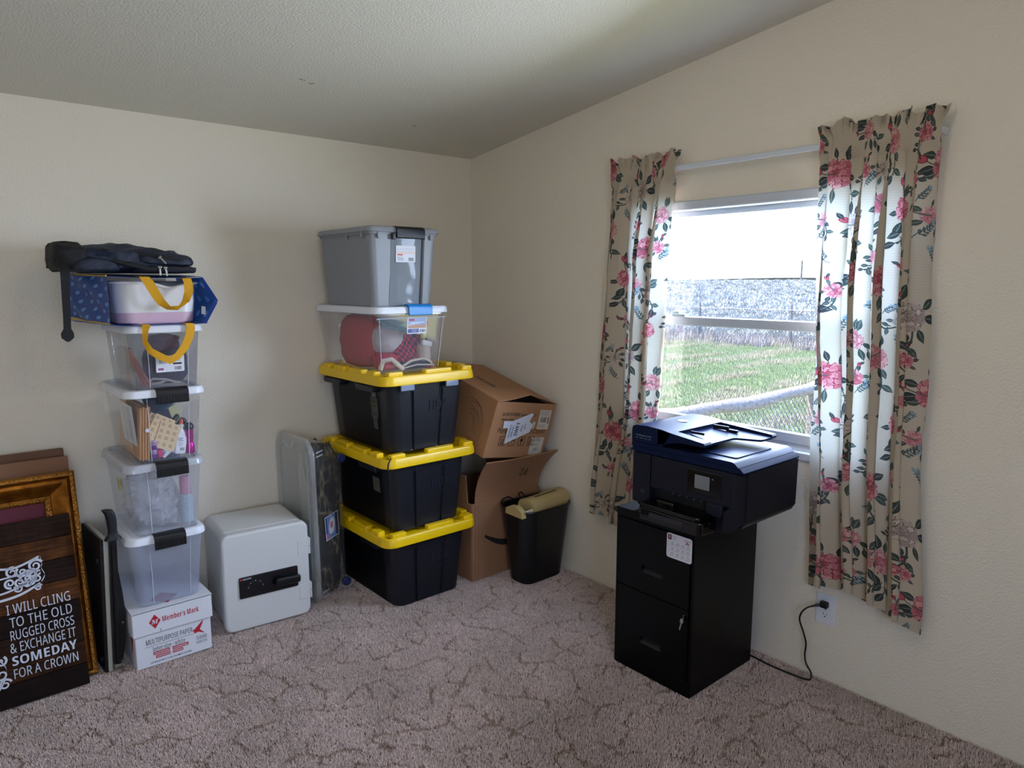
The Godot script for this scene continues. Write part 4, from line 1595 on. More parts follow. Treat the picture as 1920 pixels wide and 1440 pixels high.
	h.strap([V(-1.925, 1.3885, 0.41), V(-1.926, 1.388, 0.466), V(-1.934, 1.362, 0.476), V(-1.938, 1.325, 0.478), V(-1.922, 1.290, 0.478), V(-1.892, 1.268, 0.479), V(-1.855, 1.248, 0.480), V(-1.826, 1.262, 0.479), V(-1.795, 1.298, 0.478), V(-1.775, 1.340, 0.477), V(-1.767, 1.372, 0.474), V(-1.768, 1.388, 0.466), V(-1.768, 1.3885, 0.41)],
		[V(0.016, 0, 0), V(0.015, 0, 0), V(0.010, 0.004, 0.004), V(0.006, 0.003, 0.008), V(0.008, 0.008, 0.005), V(0.007, 0.012, 0.002), V(-0.001, 0.0145, 0.002), V(-0.008, 0.012, 0.001), V(-0.013, 0.008, 0.0), V(-0.0155, 0.004, 0.0), V(-0.016, 0.001, 0), V(-0.016, 0, 0), V(-0.016, 0, 0)].map(func(s): return s if s.x > 0 or s.y > 0.01 else s), 0.0016)
	obj("bag_handle", h, web, t2, 60)
	var tagc := card("care_tag", V(-1.692, 1.437, 0.40), V(0.014, -0.004, 0.006), V(0.002, 0.032, 0.002), mat("white cloth tag", H("d6dae2"), 0.8), t2, 0.0006)
	tagc.name = "care_tag"

func backpack() -> void:
	var t := thing("backpack", "dark navy backpack with silver zipper pulls lying on top of the left stack", "backpack", V(0, 0, 0))
	var navy := mat("navy nylon", H("1b2438"), 0.62)
	bumpy(navy, noise_tex(0.02, 4, 512, 61), 0.35, 2.0)
	var black := mat("black nylon webbing", H("0c0c0f"), 0.75)
	var nz := FastNoiseLite.new()
	nz.seed = 71
	nz.frequency = 7.0
	nz.fractal_octaves = 3
	var hull := func(xa: float, xb: float, ya: Callable, yb: Callable, za: float, zb: float, wrinkle: float, nu: int) -> MB:
		var b := MB.new()
		var rings := []
		for i in nu + 1:
			var f := float(i) / nu
			var x := lerpf(xa, xb, f)
			var cap := pow(maxf(0.0, 1.0 - pow(absf(2.0 * f - 1.0), 5.0)), 0.4)
			cap = maxf(cap, 0.03)
			var lo: float = ya.call(f)
			var hi: float = yb.call(f)
			var ring := PackedVector3Array()
			for k in 40:
				var a := TAU * k / 40.0
				var cy := signf(sin(a)) * pow(absf(sin(a)), 0.6)
				var cz := signf(cos(a)) * pow(absf(cos(a)), 0.6)
				var y := (lo + hi) / 2 + cy * (hi - lo) / 2 * cap
				var z := (za + zb) / 2 + cz * (zb - za) / 2 * cap
				var n := nz.get_noise_3d(x * 0.5 + y * 0.6, y * 3.4 - x * 0.35, z * 1.5)
				if cy > -0.9:
					y += wrinkle * n
					z += wrinkle * 0.9 * nz.get_noise_3d(x * 0.6 + 9.0, y * 3.6 + x * 0.5, z * 0.6)
				ring.append(V(x, maxf(y, 1.5868), z))
			rings.append(ring)
		b.loft(rings)
		return b
	obj("pack_body", hull.call(-2.185, -1.715, func(f): return 1.587, func(f): return 1.686 - 0.022 * f + 0.014 * sin(f * 3.4), 0.05, 0.452, 0.026, 44), navy, t, 55)
	obj("front_pocket", hull.call(-1.955, -1.718, func(f): return 1.614, func(f): return 1.668 - 0.012 * f, 0.2, 0.468, 0.014, 26), navy, t, 55)
	obj("lower_pocket", hull.call(-1.95, -1.708, func(f): return 1.584, func(f): return 1.618, 0.16, 0.474, 0.008, 26), navy, t, 55)
	obj("side_pocket", hull.call(-2.16, -1.985, func(f): return 1.588, func(f): return 1.645 - 0.03 * absf(f - 0.4), 0.25, 0.468, 0.014, 22), navy, t, 55)
	obj("strap_bundle", hull.call(-2.212, -2.09, func(f): return 1.595, func(f): return 1.69, 0.20, 0.458, 0.03, 18), black, t, 55)
	for q in [[V(-2.02, 1.632, 0.468), V(-1.97, 1.618, 0.474), V(-1.90, 1.602, 0.478), V(-1.84, 1.605, 0.479), V(-1.745, 1.603, 0.474), V(-1.728, 1.602, 0.45)], [V(-1.93, 1.655, 0.446), V(-1.87, 1.652, 0.468), V(-1.80, 1.640, 0.470), V(-1.76, 1.640, 0.462), V(-1.742, 1.642, 0.44)], [V(-2.05, 1.668, 0.42), V(-1.98, 1.662, 0.44), V(-1.90, 1.668, 0.43)]]:
		var b := MB.new()
		b.strap(q, q.map(func(_p): return V(0, 0.0065, 0.001)), 0.004)
		obj("zipper", b, black, t, 60)
	var metal := mat("nickel zipper pull", H("b9b7ae"), 0.3, 0.9)
	for q in [[V(-1.862, 1.645, 0.474), 0.7], [V(-1.868, 1.607, 0.483), -0.02], [V(-1.848, 1.605, 0.483), 0.12]]:
		var b := MB.new()
		b.x = Transform3D(Basis(V(0, 0, 1), q[1]), q[0])
		b.rbox(V(0, 0.001, 0.001), V(0.013, 0.008, 0.005), 0.002, 1, 2)
		b.rbox(V(0, -0.017, 0.002), V(0.0055, 0.028, 0.0022), 0.001, 1, 2)
		obj("zipper_pull", b, metal, t)
	var s := MB.new()
	s.strap([V(-2.175, 1.63, 0.40), V(-2.176, 1.60, 0.452), V(-2.178, 1.57, 0.462), V(-2.182, 1.50, 0.464), V(-2.184, 1.43, 0.464), V(-2.186, 1.385, 0.464), V(-2.187, 1.368, 0.464), V(-2.187, 1.352, 0.464), V(-2.187, 1.338, 0.464)],
		[V(0.016, 0, 0), V(0.0155, 0, 0), V(0.0145, 0, 0), V(0.0125, 0, 0.002), V(0.0118, 0, 0.001), V(0.012, 0, 0), V(0.0205, 0, 0), V(0.0195, 0, 0), V(0.004, 0, 0)], 0.003)
	obj("hanging_strap", s, black, t, 50)

func wood_tex(c0: Color, c1: Color, seed_: int) -> ImageTexture:
	var im := blank(256, 64, c0)
	var n := FastNoiseLite.new()
	n.seed = seed_
	n.frequency = 0.05
	n.fractal_octaves = 4
	for y in 64:
		for x in 256:
			var k := 0.5 + 0.5 * n.get_noise_2d(x * 0.12, y * 2.2) + 0.25 * n.get_noise_2d(x * 0.5 + 300.0, y * 0.3)
			k = clampf(k, 0, 1)
			if n.get_noise_2d(x * 1.5 + 90.0, 7.0) > 0.45:
				k *= 0.7
			im.set_pixel(x, y, c0.lerp(c1, k))
	return ImageTexture.create_from_image(im)

func left_side() -> void:
	var lean := func(t: Node3D, back: float) -> void:
		t.rotation.x = -back
	# folded cardboard leaning on the wall
	var kraft := mat("brown cardboard", H("8a6248"), 0.8)
	bumpy(kraft, noise_tex(0.02, 4, 512, 51), 0.12, 2.0)
	var kraft2 := mat("darker brown cardboard", H("70503c"), 0.8)
	for k in 2:
		var t := thing("folded_carton", ["flattened brown carton behind the gold frame, the one against the wall", "flattened brown carton directly behind the gold picture frame"][k], "cardboard", V(-2.479, 0.002, 0.125 + 0.075 * k), 0, "flattened cartons")
		var b := MB.new()
		var h := 0.872 - 0.022 * k
		b.rbox(V(0, h / 2, 0), V(0.60 + 0.012 * k, h, 0.016), 0.004, 1, 2)
		b.rbox(V(0.004 - 0.006 * k, h / 2 - 0.02, 0.0125), V(0.585, h - 0.05, 0.008), 0.003, 1, 2)
		obj("carton_sheet", b, kraft if k else kraft2, t)
		if k == 1:
			b = MB.new()
			b.rbox(V(-0.012, h / 2 - 0.034, 0.0195), V(0.565, h - 0.1, 0.005), 0.002, 1, 2)
			obj("carton_flap", b, kraft, t)
		lean.call(t, 0.085 + 0.03 * k)
	# gold frame with a maroon mat
	var gold := mat("antique gold leaf", H("b0782c"), 0.36, 0.75)
	gold.albedo_texture = noise_tex(0.02, 4, 256, 52, FastNoiseLite.TYPE_SIMPLEX_SMOOTH, ramp([[0.0, H("8a6a48")], [0.5, H("d8c49a")], [1.0, H("fff0d0")]]))
	gold.uv1_triplanar = true
	gold.uv1_scale = V(3, 3, 3)
	var brass := mat("carved gold edge", H("96621f"), 0.42, 0.7)
	bumpy(brass, noise_tex(0.06, 3, 256, 53), 0.5, 4.0)
	var t := thing("picture_frame", "ornate gold picture frame with a maroon mat leaning on the wall", "picture frame", V(-2.50, 0.002, 0.345))
	lean.call(t, 0.21)
	var w := 0.66
	var h := 0.815
	for q in [["outer_edge", brass, [[0.0, 0.0], [0.0, 0.03], [0.008, 0.036], [0.018, 0.034], [0.02, 0.026], [0.02, 0.0]]], ["moulding", gold, [[0.02, 0.0], [0.02, 0.026], [0.03, 0.042], [0.042, 0.046], [0.056, 0.038], [0.07, 0.022], [0.086, 0.014], [0.088, 0.0]]], ["inner_edge", brass, [[0.088, 0.0], [0.088, 0.016], [0.096, 0.02], [0.106, 0.016], [0.11, 0.008], [0.11, 0.0]]]]:
		var b := MB.new()
		var rings := []
		for p in q[2]:   # each ring of the profile is a rectangle, mitred at the corners
			rings.append(PackedVector3Array([V(w / 2 - p[0], p[0], p[1]), V(w / 2 - p[0], h - p[0], p[1]), V(-w / 2 + p[0], h - p[0], p[1]), V(-w / 2 + p[0], p[0], p[1])]))
		rings.append(rings[0])
		b.loft(rings, false, false)
		obj(q[0], b, q[1], t, 30)
	var beads := MB.new()
	for k in 40:
		var f := k / 40.0
		for p in [V(w / 2 - 0.009, 0.01 + (h - 0.02) * f, 0.036), V(-w / 2 + 0.02 + (w - 0.04) * f, h - 0.009, 0.036), V(w / 2 - 0.099, 0.11 + (h - 0.22) * f, 0.019), V(-w / 2 + 0.12 + (w - 0.24) * f, h - 0.099, 0.019)]:
			beads.rbox(p, V(0.008, 0.005, 0.004) if p.y > h - 0.11 else V(0.005, 0.008, 0.004), 0.002, 1, 2)
	obj("carved_beads", beads, mat("bright gold bead", H("c08a3a"), 0.35, 0.75), t)
	var b := MB.new()
	b.box(V(0, h / 2, 0.004), V(w - 0.2, h - 0.2, 0.006))
	obj("maroon_mat", b, mat("maroon mat board", H("5c1a2c"), 0.75), t)
	# plank sign with white lettering
	t = thing("plank_sign", "dark wooden plank sign with white hymn lettering leaning on the gold frame", "sign", V(-2.425, 0.004, 0.424))
	lean.call(t, 0.222)
	var tones := [[H("1a100c"), H("382419")], [H("22140c"), H("70421f")], [H("180f0c"), H("36231a")], [H("28160c"), H("724320")], [H("120b09"), H("291a13")], [H("170e0a"), H("3a2416")], [H("190f09"), H("4c2c16")], [H("100b0a"), H("241712")]]
	var sw := 0.43
	var n := 8
	var ph := 0.0835
	for k in n:
		var m := mat("sign plank stain %d" % k, Color.WHITE, 0.62)
		m.metallic_specular = 0.2
		m.albedo_texture = wood_tex(tones[n - 1 - k][0], tones[n - 1 - k][1], 100 + k)
		b = MB.new()
		b.rbox(V(0, 0, 0), V(sw, ph - 0.0014, 0.016), 0.0015, 1, 1)
		for j in b.t.size():
			b.t[j] = Vector2(b.p[j].x / sw + 0.5, b.p[j].y / ph + 0.5)
		var o := obj("plank", b, m, t)
		o.position = V(rng.randf_range(-0.0015, 0.0015), ph * (k + 0.5), rng.randf_range(-0.0008, 0.0008))
	for x in [-0.15, 0.15]:
		b = MB.new()
		b.rbox(V(x, ph * 4, -0.013), V(0.03, 0.6, 0.01), 0.002, 1, 1)
		obj("back_batten", b, mat("sign batten", H("3a2a20"), 0.8), t)
	var paint := mat("white sign paint", H("c9ccd6"), 0.7)
	var serif := font("Droid Sans", 400)
	var z := 0.0096
	# [words, middle x, middle y, width, height]
	for q in [["I WILL CLING", 0.083, 0.352, 0.202, 0.036, 400], ["TO THE OLD", 0.086, 0.303, 0.198, 0.036, 400], ["RUGGED CROSS", 0.086, 0.2565, 0.202, 0.035, 400], ["& EXCHANGE IT", 0.084, 0.211, 0.208, 0.035, 400], ["SOMEDAY", 0.084, 0.164, 0.206, 0.034, 700], ["FOR A CROWN", 0.084, 0.117, 0.204, 0.034, 400]]:
		lettering(t, q[0], paint, V(q[1], q[2], z), V(q[3], 0, 0), V(0, q[4], 0), font("Droid Sans", q[5]))
		# the thick stems of the letters
	# crown ornament: a scrolled band, and the tail of a swirl at the lower left
	var hold := [MB.new()]
	var curl := func(c: Vector2, r0: float, turns: float, a0: float, sgn: float, th: float) -> void:
		var pts := []
		var rad := []
		for k in 29:
			var f := k / 28.0
			var a := a0 + sgn * TAU * turns * f
			var r := r0 * (1.0 - 0.8 * f)
			pts.append(V(c.x + r * cos(a), c.y + r * sin(a), z))
			rad.append(th * (1.0 - 0.45 * f))
		var rings := []
		for k in pts.size():
			var d: Vector3 = (pts[mini(k + 1, 28)] - pts[maxi(k - 1, 0)]).normalized()
			var s: Vector3 = V(-d.y, d.x, 0) * rad[k]
			rings.append(PackedVector3Array([pts[k] - s, pts[k] + s, pts[k] + s + V(0, 0, 0.0006), pts[k] - s + V(0, 0, 0.0006)]))
		hold[0].loft(rings)
	var stem := func(list: Array, th: float) -> void:
		var c3 := Curve3D.new()
		for q in list:
			c3.add_point(V(q.x, q.y, z + 0.0002))
		var pts := list.map(func(q): return V(q.x, q.y, z + 0.0002))
		var fine := []
		for k in 25:
			var f := k / 24.0 * (pts.size() - 1)
			var i := mini(int(f), pts.size() - 2)
			fine.append(pts[maxi(i - 1, 0)].cubic_interpolate(pts[i], pts[i], pts[i + 1], 0) if false else pts[i].cubic_interpolate(pts[i + 1], pts[maxi(i - 1, 0)], pts[mini(i + 2, pts.size() - 1)], f - i))
		hold[0].strap(fine, fine.map(func(_p): return V(0, th, 0)), 0.0008)
	for s in [-1.0, 1.0]:
		for k in 3:
			var cx: float = 0.072 * s * (k + 0.25) * 0.42 - 0.025
			curl.call(Vector2(cx + 0.03 * s, 0.485 - 0.006 * k), 0.02, 1.3, 1.2 * s + k, s, 0.0042)
			curl.call(Vector2(cx + 0.02 * s, 0.447 - 0.003 * k), 0.018, 1.4, -1.4 * s + k, -s, 0.0042)
			curl.call(Vector2(cx + 0.045 * s, 0.422 + 0.012 * k), 0.014, 1.3, 2.4 * s, s, 0.0036)
	curl.call(Vector2(0.086, 0.493), 0.024, 1.5, 0.4, 1.0, 0.0046)
	curl.call(Vector2(0.088, 0.410), 0.012, 1.4, 0.4, 1.0, 0.0036)
	curl.call(Vector2(0.064, 0.455), 0.03, 1.5, 3.4, -1.0, 0.0044)
	stem.call([Vector2(-0.2, 0.470), Vector2(-0.1, 0.466), Vector2(0.0, 0.470), Vector2(0.1, 0.472)], 0.0028)
	stem.call([Vector2(-0.18, 0.398), Vector2(-0.08, 0.39), Vector2(0.02, 0.396), Vector2(0.095, 0.424)], 0.0045)
	stem.call([Vector2(-0.18, 0.42), Vector2(-0.05, 0.413), Vector2(0.04, 0.43), Vector2(0.1, 0.462)], 0.0034)
	stem.call([Vector2(-0.15, 0.505), Vector2(-0.06, 0.512), Vector2(0.02, 0.50), Vector2(0.1, 0.524)], 0.004)
	stem.call([Vector2(0.104, 0.524), Vector2(0.108, 0.50), Vector2(0.104, 0.48), Vector2(0.112, 0.452), Vector2(0.1, 0.43)], 0.0030)
	obj("crown_ornament", hold[0], paint, t, 60)
	hold[0] = MB.new()
	curl.call(Vector2(-0.052, 0.175), 0.018, 1.2, 1.0, -1.0, 0.004)
	curl.call(Vector2(-0.047, 0.09), 0.02, 1.3, 0.3, 1.0, 0.004)
	curl.call(Vector2(-0.055, 0.128), 0.024, 1.2, 2.0, 1.0, 0.004)
	stem.call([Vector2(-0.062, 0.19), Vector2(-0.04, 0.15), Vector2(-0.045, 0.11), Vector2(-0.07, 0.07)], 0.004)
	obj("swirl_ornament", hold[0], paint, t, 60)
	# guillotine paper cutter standing on end
	t = thing("paper_cutter", "guillotine paper cutter with a long black arm standing on end beside the bins", "paper cutter", V(-2.136, 0.002, 0.385), 0.06)
	t.rotation.z = -0.035
	var black := mat("black cutter steel", H("101013"), 0.4)
	b = MB.new()
	b.rbox(V(-0.008, 0.275, -0.14), V(0.012, 0.55, 0.28), 0.003, 1, 1)
	obj("base_underside", b, mat("black base board", H("0d0d10"), 0.5), t)
	b = MB.new()
	b.rbox(V(0.006, 0.277, -0.14), V(0.016, 0.552, 0.285), 0.004, 1, 2)
	obj("cutting_board", b, mat("pale cutting board", H("b9b6ac"), 0.55), t)
	for y in [0.05, 0.46]:
		b = MB.new()
		b.rbox(V(-0.018, y, -0.03), V(0.012, 0.02, 0.02), 0.004, 2, 3)
		obj("rubber_foot", b, black, t)
	b = MB.new()
	b.extrude(PackedVector2Array([Vector2(0.014, 0.04), Vector2(0.016, 0.55), Vector2(0.042, 0.55), Vector2(0.043, 0.42), Vector2(0.054, 0.34), Vector2(0.064, 0.24), Vector2(0.062, 0.13), Vector2(0.05, 0.05), Vector2(0.03, 0.028)]), 0.0, 0.014)
	obj("blade_arm", b, black, t)
	b = MB.new()
	b.rbox(V(0.03, 0.28, 0.018), V(0.016, 0.5, 0.012), 0.004, 1, 2)
	obj("arm_spine", b, black, t)
	b = MB.new()
	var rings := []
	for q in [[0.03, 0.548, 0.062, 0.036], [0.03, 0.556, 0.054, 0.032], [0.03, 0.566, 0.036, 0.026], [0.03, 0.585, 0.031, 0.026], [0.0285, 0.605, 0.034, 0.028], [0.027, 0.63, 0.036, 0.029], [0.0225, 0.652, 0.037, 0.029], [0.014, 0.668, 0.036, 0.028], [0.006, 0.672, 0.026, 0.02]]:
		rings.append(MB.rr(q[2], q[3], q[3] * 0.42, q[1], 4, q[0], 0.012))
	b.loft(rings)
	obj("grip", b, mat("black grip rubber", H("0e0e11"), 0.55), t, 50)
	b = MB.new()
	for k in 4:
		b.rbox(V(0.0125, 0.583 + 0.014 * k, 0.024), V(0.006, 0.004, 0.014), 0.0015, 1, 1)
	obj("finger_ridge", b, black, t)
	b = MB.new()
	b.rbox(V(0.03, 0.025, 0.012), V(0.03, 0.02, 0.03), 0.004, 2, 2)
	obj("hinge_block", b, mat("steel hinge", H("9a988e"), 0.4, 0.8), t)
	b = MB.new()
	b.tube([V(0.052, 0.2, 0.012), V(0.052, 0.2, 0.018)], 0.004, 10)
	obj("pivot_screw", b, mats["steel hinge"], t)
	# the grey safe
	t = thing("safe", "grey fire safe with a black dial panel standing on the carpet", "safe", V(-1.487, 0.0, 0.405), -0.10)
	var enamel := mat("warm grey enamel", H("d2d1cc"), 0.38)
	b = MB.new()
	b.rbox(V(0, 0.232, -0.20), V(0.376, 0.444, 0.33), 0.034, 4, 6)
	obj("safe_body", b, enamel, t)
	b = MB.new()
	b.x = Transform3D(Basis(V(1, 0, 0), V(0, 0, -1), V(0, 1, 0)), V(0, 0.23, -0.018))
	b.rbox(V(0, 0, 0), V(0.384, 0.05, 0.452), 0.034, 4, 6, 0.012)
	var door := obj("safe_door", b, enamel, t)
	var zf := 0.0075
	b = MB.new()
	b.x = Transform3D(Basis(V(1, 0, 0), V(0, 0, -1), V(0, 1, 0)), V(0.004, 0.205, zf))
	b.rbox(V(0, 0, 0), V(0.262, 0.012, 0.098), 0.006, 2, 3, 0.003)
	obj("lock_panel", b, mat("black lock panel", H("121318"), 0.35), door)
	var knob := mat("black dial plastic", H("0b0b0e"), 0.4)
	b = MB.new()
	b.x = Transform3D(Basis(V(1, 0, 0), V(0, 0, -1), V(0, 1, 0)), V(-0.058, 0.199, zf + 0.005))
	b.lathe([Vector2(0.036, 0.0), Vector2(0.036, 0.004), Vector2(0.03, 0.006)], 30)
	for k in 26:
		var a := TAU * k / 26.0
		b.rbox(V(cos(a) * 0.0255, 0.013, sin(a) * 0.0255), V(0.0035, 0.016, 0.0035), 0.001, 1, 1)
	b.lathe([Vector2(0.0262, 0.005), Vector2(0.0255, 0.02), Vector2(0.02, 0.023)], 26)
	obj("dial", b, knob, door)
	var dotm := mat("pale dial marks", H("b9bdc4"), 0.6)
	b = MB.new()
	for k in 9:
		var a := PI * (0.06 + 0.88 * k / 8.0)
		b.rbox(V(-0.058 + cos(a) * 0.0325, 0.199 + sin(a) * 0.0325, zf + 0.0112), V(0.004 if k % 2 == 0 else 0.002, 0.004 if k % 2 == 0 else 0.0018, 0.001), 0.0004, 1, 1)
	obj("dial_marks", b, dotm, door)
	b = MB.new()
	b.x = Transform3D(Basis(V(1, 0, 0), V(0, 0, -1), V(0, 1, 0)), V(0.035, 0.21, zf + 0.006))
	b.lathe([Vector2(0.022, 0.0), Vector2(0.021, 0.012), Vector2(0.018, 0.016)], 24)
	b.x = Transform3D(Basis(V(0, 0, 1), -0.04), V(0.084, 0.203, zf + 0.025))
	b.rbox(V(0, 0, 0), V(0.112, 0.036, 0.022), 0.01, 3, 4)
	obj("lever_handle", b, knob, door)
	lettering(door, "SENTRY", mat("white panel print", H("c9ccd2"), 0.6), V(-0.092, 0.2445, zf + 0.0063), V(0.038, 0, 0), V(0, 0.007, 0), font("Droid Sans", 700), 0.2)
	b = MB.new()
	b.rbox(V(-0.119, 0.2445, zf + 0.0063), V(0.0085, 0.009, 0.0008), 0.0003, 1, 1)
	obj("red_emblem", b, mat("red panel print", H("b02a2a"), 0.6), door)
	lettering(door, "1250", mats["red panel print"], V(0.114, 0.244, zf + 0.0063), V(0.014, 0, 0), V(0, 0.004, 0))
	for y in [0.333, 0.117]:
		b = MB.new()
		b.x = Transform3D(Basis(V(1, 0, 0), V(0, 0, -1), V(0, 1, 0)), V(0.165, y, zf - 0.0008))
		b.rbox(V(0, 0, 0), V(0.05, 0.003, 0.074), 0.006, 1, 3, 0.001)
		b.x = Transform3D.IDENTITY
		b.rbox(V(0.1955, y, -0.012), V(0.012, 0.078, 0.034), 0.004, 2, 3)
		var hg := obj("hinge", b, enamel, t)
		b = MB.new()
		b.box(V(0.1962, y, -0.012), V(0.0125, 0.0016, 0.0346))
		obj("hinge_joint", b, mat("dark joint", H("3c3b38"), 0.8), hg)
	for x in [-0.14, 0.14]:
		for zz in [-0.33, -0.06]:
			b = MB.new()
			b.lathe([Vector2(0.016, 0.0), Vector2(0.016, 0.014)], 14)
			obj("foot", b, knob, t).position = V(x, 0, zz)
	# underbed box standing on end between safe and totes
	var clr := clear("scratched clear plastic", H("a9a9a4"), 0.09, 0.12)
	var lidm := clear("clear lid plastic", H("cfd0cc"), 0.26, 0.18)
	t = thing("underbed_box", "long clear underbed box with blue wheels standing on end beside the safe", "storage bin", V(-1.160, 0.0, 0.215))
	t.rotation.z = 0.012
	# its own y runs from the wheels to the lid, i.e. to -x of the room; its length is upright
	var turn := Transform3D(Basis(V(0, 1, 0), V(-1, 0, 0), V(0, 0, 1)), V(0.1, 0.412, 0))
	b = MB.new()
	b.x = turn
	var rr2 := []
	for k in 4:
		var a := PI / 2 * k / 3.0
		rr2.append(MB.rr(0.70 - 0.03 * (1 - sin(a)), 0.25 - 0.03 * (1 - sin(a)), 0.05, 0.015 * (1 - cos(a)), 6, -0.02))
	rr2.append(MB.rr(0.75, 0.32, 0.06, 0.09, 6))
	rr2.append(MB.rr(0.79, 0.378, 0.07, 0.178, 6))
	rr2.append(MB.rr(0.806, 0.394, 0.075, 0.178, 6))
	rr2.append(MB.rr(0.806, 0.394, 0.075, 0.17, 6))
	b.loft(rr2, true, false)
	obj("box_body", b, clr, t)
	b = MB.new()
	b.x = turn
	rr2 = []
	for q in [[0.80, 0.386, 0.176], [0.816, 0.404, 0.174], [0.818, 0.406, 0.185], [0.812, 0.40, 0.196], [0.79, 0.38, 0.200], [0.73, 0.32, 0.198], [0.72, 0.31, 0.190], [0.5, 0.15, 0.190]]:
		rr2.append(MB.rr(q[0], q[1], 0.09 if q[0] > 0.7 else 0.06, q[2], 7))
	b.loft(rr2)
	obj("box_lid", b, lidm, t)
	var wh := mat("navy wheel plastic", H("1f2c5c"), 0.4)
	for y in [0.065, 0.70]:
		for zz in [0.128, -0.128]:
			b = MB.new()
			b.x = Transform3D(Basis(V(1, 0, 0), V(0, 0, -1), V(0, 1, 0)), V(0.095, y, zz))
			b.lathe([Vector2(0.019, -0.009), Vector2(0.0225, -0.006), Vector2(0.0225, 0.006), Vector2(0.018, 0.009), Vector2(0.006, 0.0095)], 24)
			var wo := obj("wheel", b, wh, t)
			b = MB.new()
			b.x = Transform3D(Basis(V(1, 0, 0), V(0, 0, -1), V(0, 1, 0)), V(0.095, y, zz + (0.009 if zz > 0 else -0.009)))
			b.lathe([Vector2(0.005, -0.002), Vector2(0.005, 0.002)], 12)
			obj("wheel_hub", b, mat("wheel hub", H("37457a"), 0.4), wo)
	b = MB.new()
	for y in [0.035, 0.06, 0.735, 0.755]:
		b.tube([V(-0.055, y + 0.004, 0.178), V(-0.015, y + 0.008, 0.160)], 0.0022, 6)
	obj("moulded_rib", b, mats["bin rib highlight"], t)
	b = MB.new()
	b.tube([V(-0.112, 0.79, -0.05), V(-0.112, 0.77, -0.02), V(-0.112, 0.765, 0.01), V(-0.112, 0.775, 0.035), V(-0.112, 0.80, 0.05)], 0.0018, 6)
	obj("finger_grip", b, mats["bin rib highlight"], t)
	var r := RandomNumberGenerator.new()
	r.seed = 8
	var im := blank(128, 160, H("5f7fb4"))
	im.fill_rect(Rect2i(0, 0, 128, 4), H("d7dae4"))
	im.fill_rect(Rect2i(0, 156, 128, 4), H("d7dae4"))
	im.fill_rect(Rect2i(0, 0, 4, 160), H("d7dae4"))
	im.fill_rect(Rect2i(124, 0, 4, 160), H("d7dae4"))
	im.fill_rect(Rect2i(4, 4, 14, 110), H("23306a"))
	im.fill_rect(Rect2i(100, 4, 24, 152), H("252c56"))
	bars(im, Rect2i(103, 8, 18, 34), r)
	dab(im, Vector2(62, 78), Vector2(30, 62), 0.15, H("d3d0da"), H("b5b8c8"))
	im.fill_rect(Rect2i(48, 50, 26, 40), H("b9898e"))
	lines(im, 50, 54, 22, 8, 5, H("8a4f58"), r, 2)
	im.fill_rect(Rect2i(8, 116, 18, 36), H("c25a6a"))
	card("product_label", V(0.012, 0.385, 0.1665), V(0.082, 0.014, -0.03), V(-0.004, 0.118, 0.0), printed("box label print", im), t, 0.0006)
	# cloth bundles in it
	var dark := mat("black and cream fabric", Color.WHITE, 0.9)
	dark.albedo_texture = noise_tex(0.014, 3, 256, 55, FastNoiseLite.TYPE_SIMPLEX_SMOOTH, ramp([[0.0, H("17181c")], [0.52, H("24262c")], [0.6, H("5c574a")], [0.68, H("a3977a")], [0.78, H("2c2d30")], [1.0, H("3a3b40")]]))
	dark.uv1_triplanar = true
	dark.uv1_scale = V(2.2, 2.2, 2.2)
	dark.uv1_scale = V(5.0, 1.1, 5.0)
	for k in 2:
		var o := thing("fabric_roll", ["black and cream fabric roll at the front of the underbed box", "black and cream fabric roll at the back of the underbed box"][k], "fabric", V(-1.130, 0.02, 0.285 - 0.14 * k), 0, "fabric rolls in the underbed box")
		b = MB.new()
		lump(b, V(0, 0.37, 0), V(0.062, 0.372, 0.066), 90 + k, 0.16, 26, 40)
		obj("fabric", b, dark, o, 60)
	var pm := mat("cream plastic film", H("b9b3a0"), 0.35)
	for k in 2:
		var o := thing("cream_sheet", ["upper folded cream sheet pressed against the lid of the underbed box", "lower folded cream sheet pressed against the lid of the underbed box"][k], "sheet", V(-1.222, 0.06 + 0.34 * k, 0.21 + 0.03 * k))
		b = MB.new()
		b.sheet(func(u, v): return V(0.006 * sin(u * 8.0 + v * 5.0), 0.33 * v, lerpf(0.05, -0.05, u) * (1.0 - 0.6 * v) - 0.02 * v), 8, 10, 0.004)
		obj("sheet_fold", b, pm, o, 60)

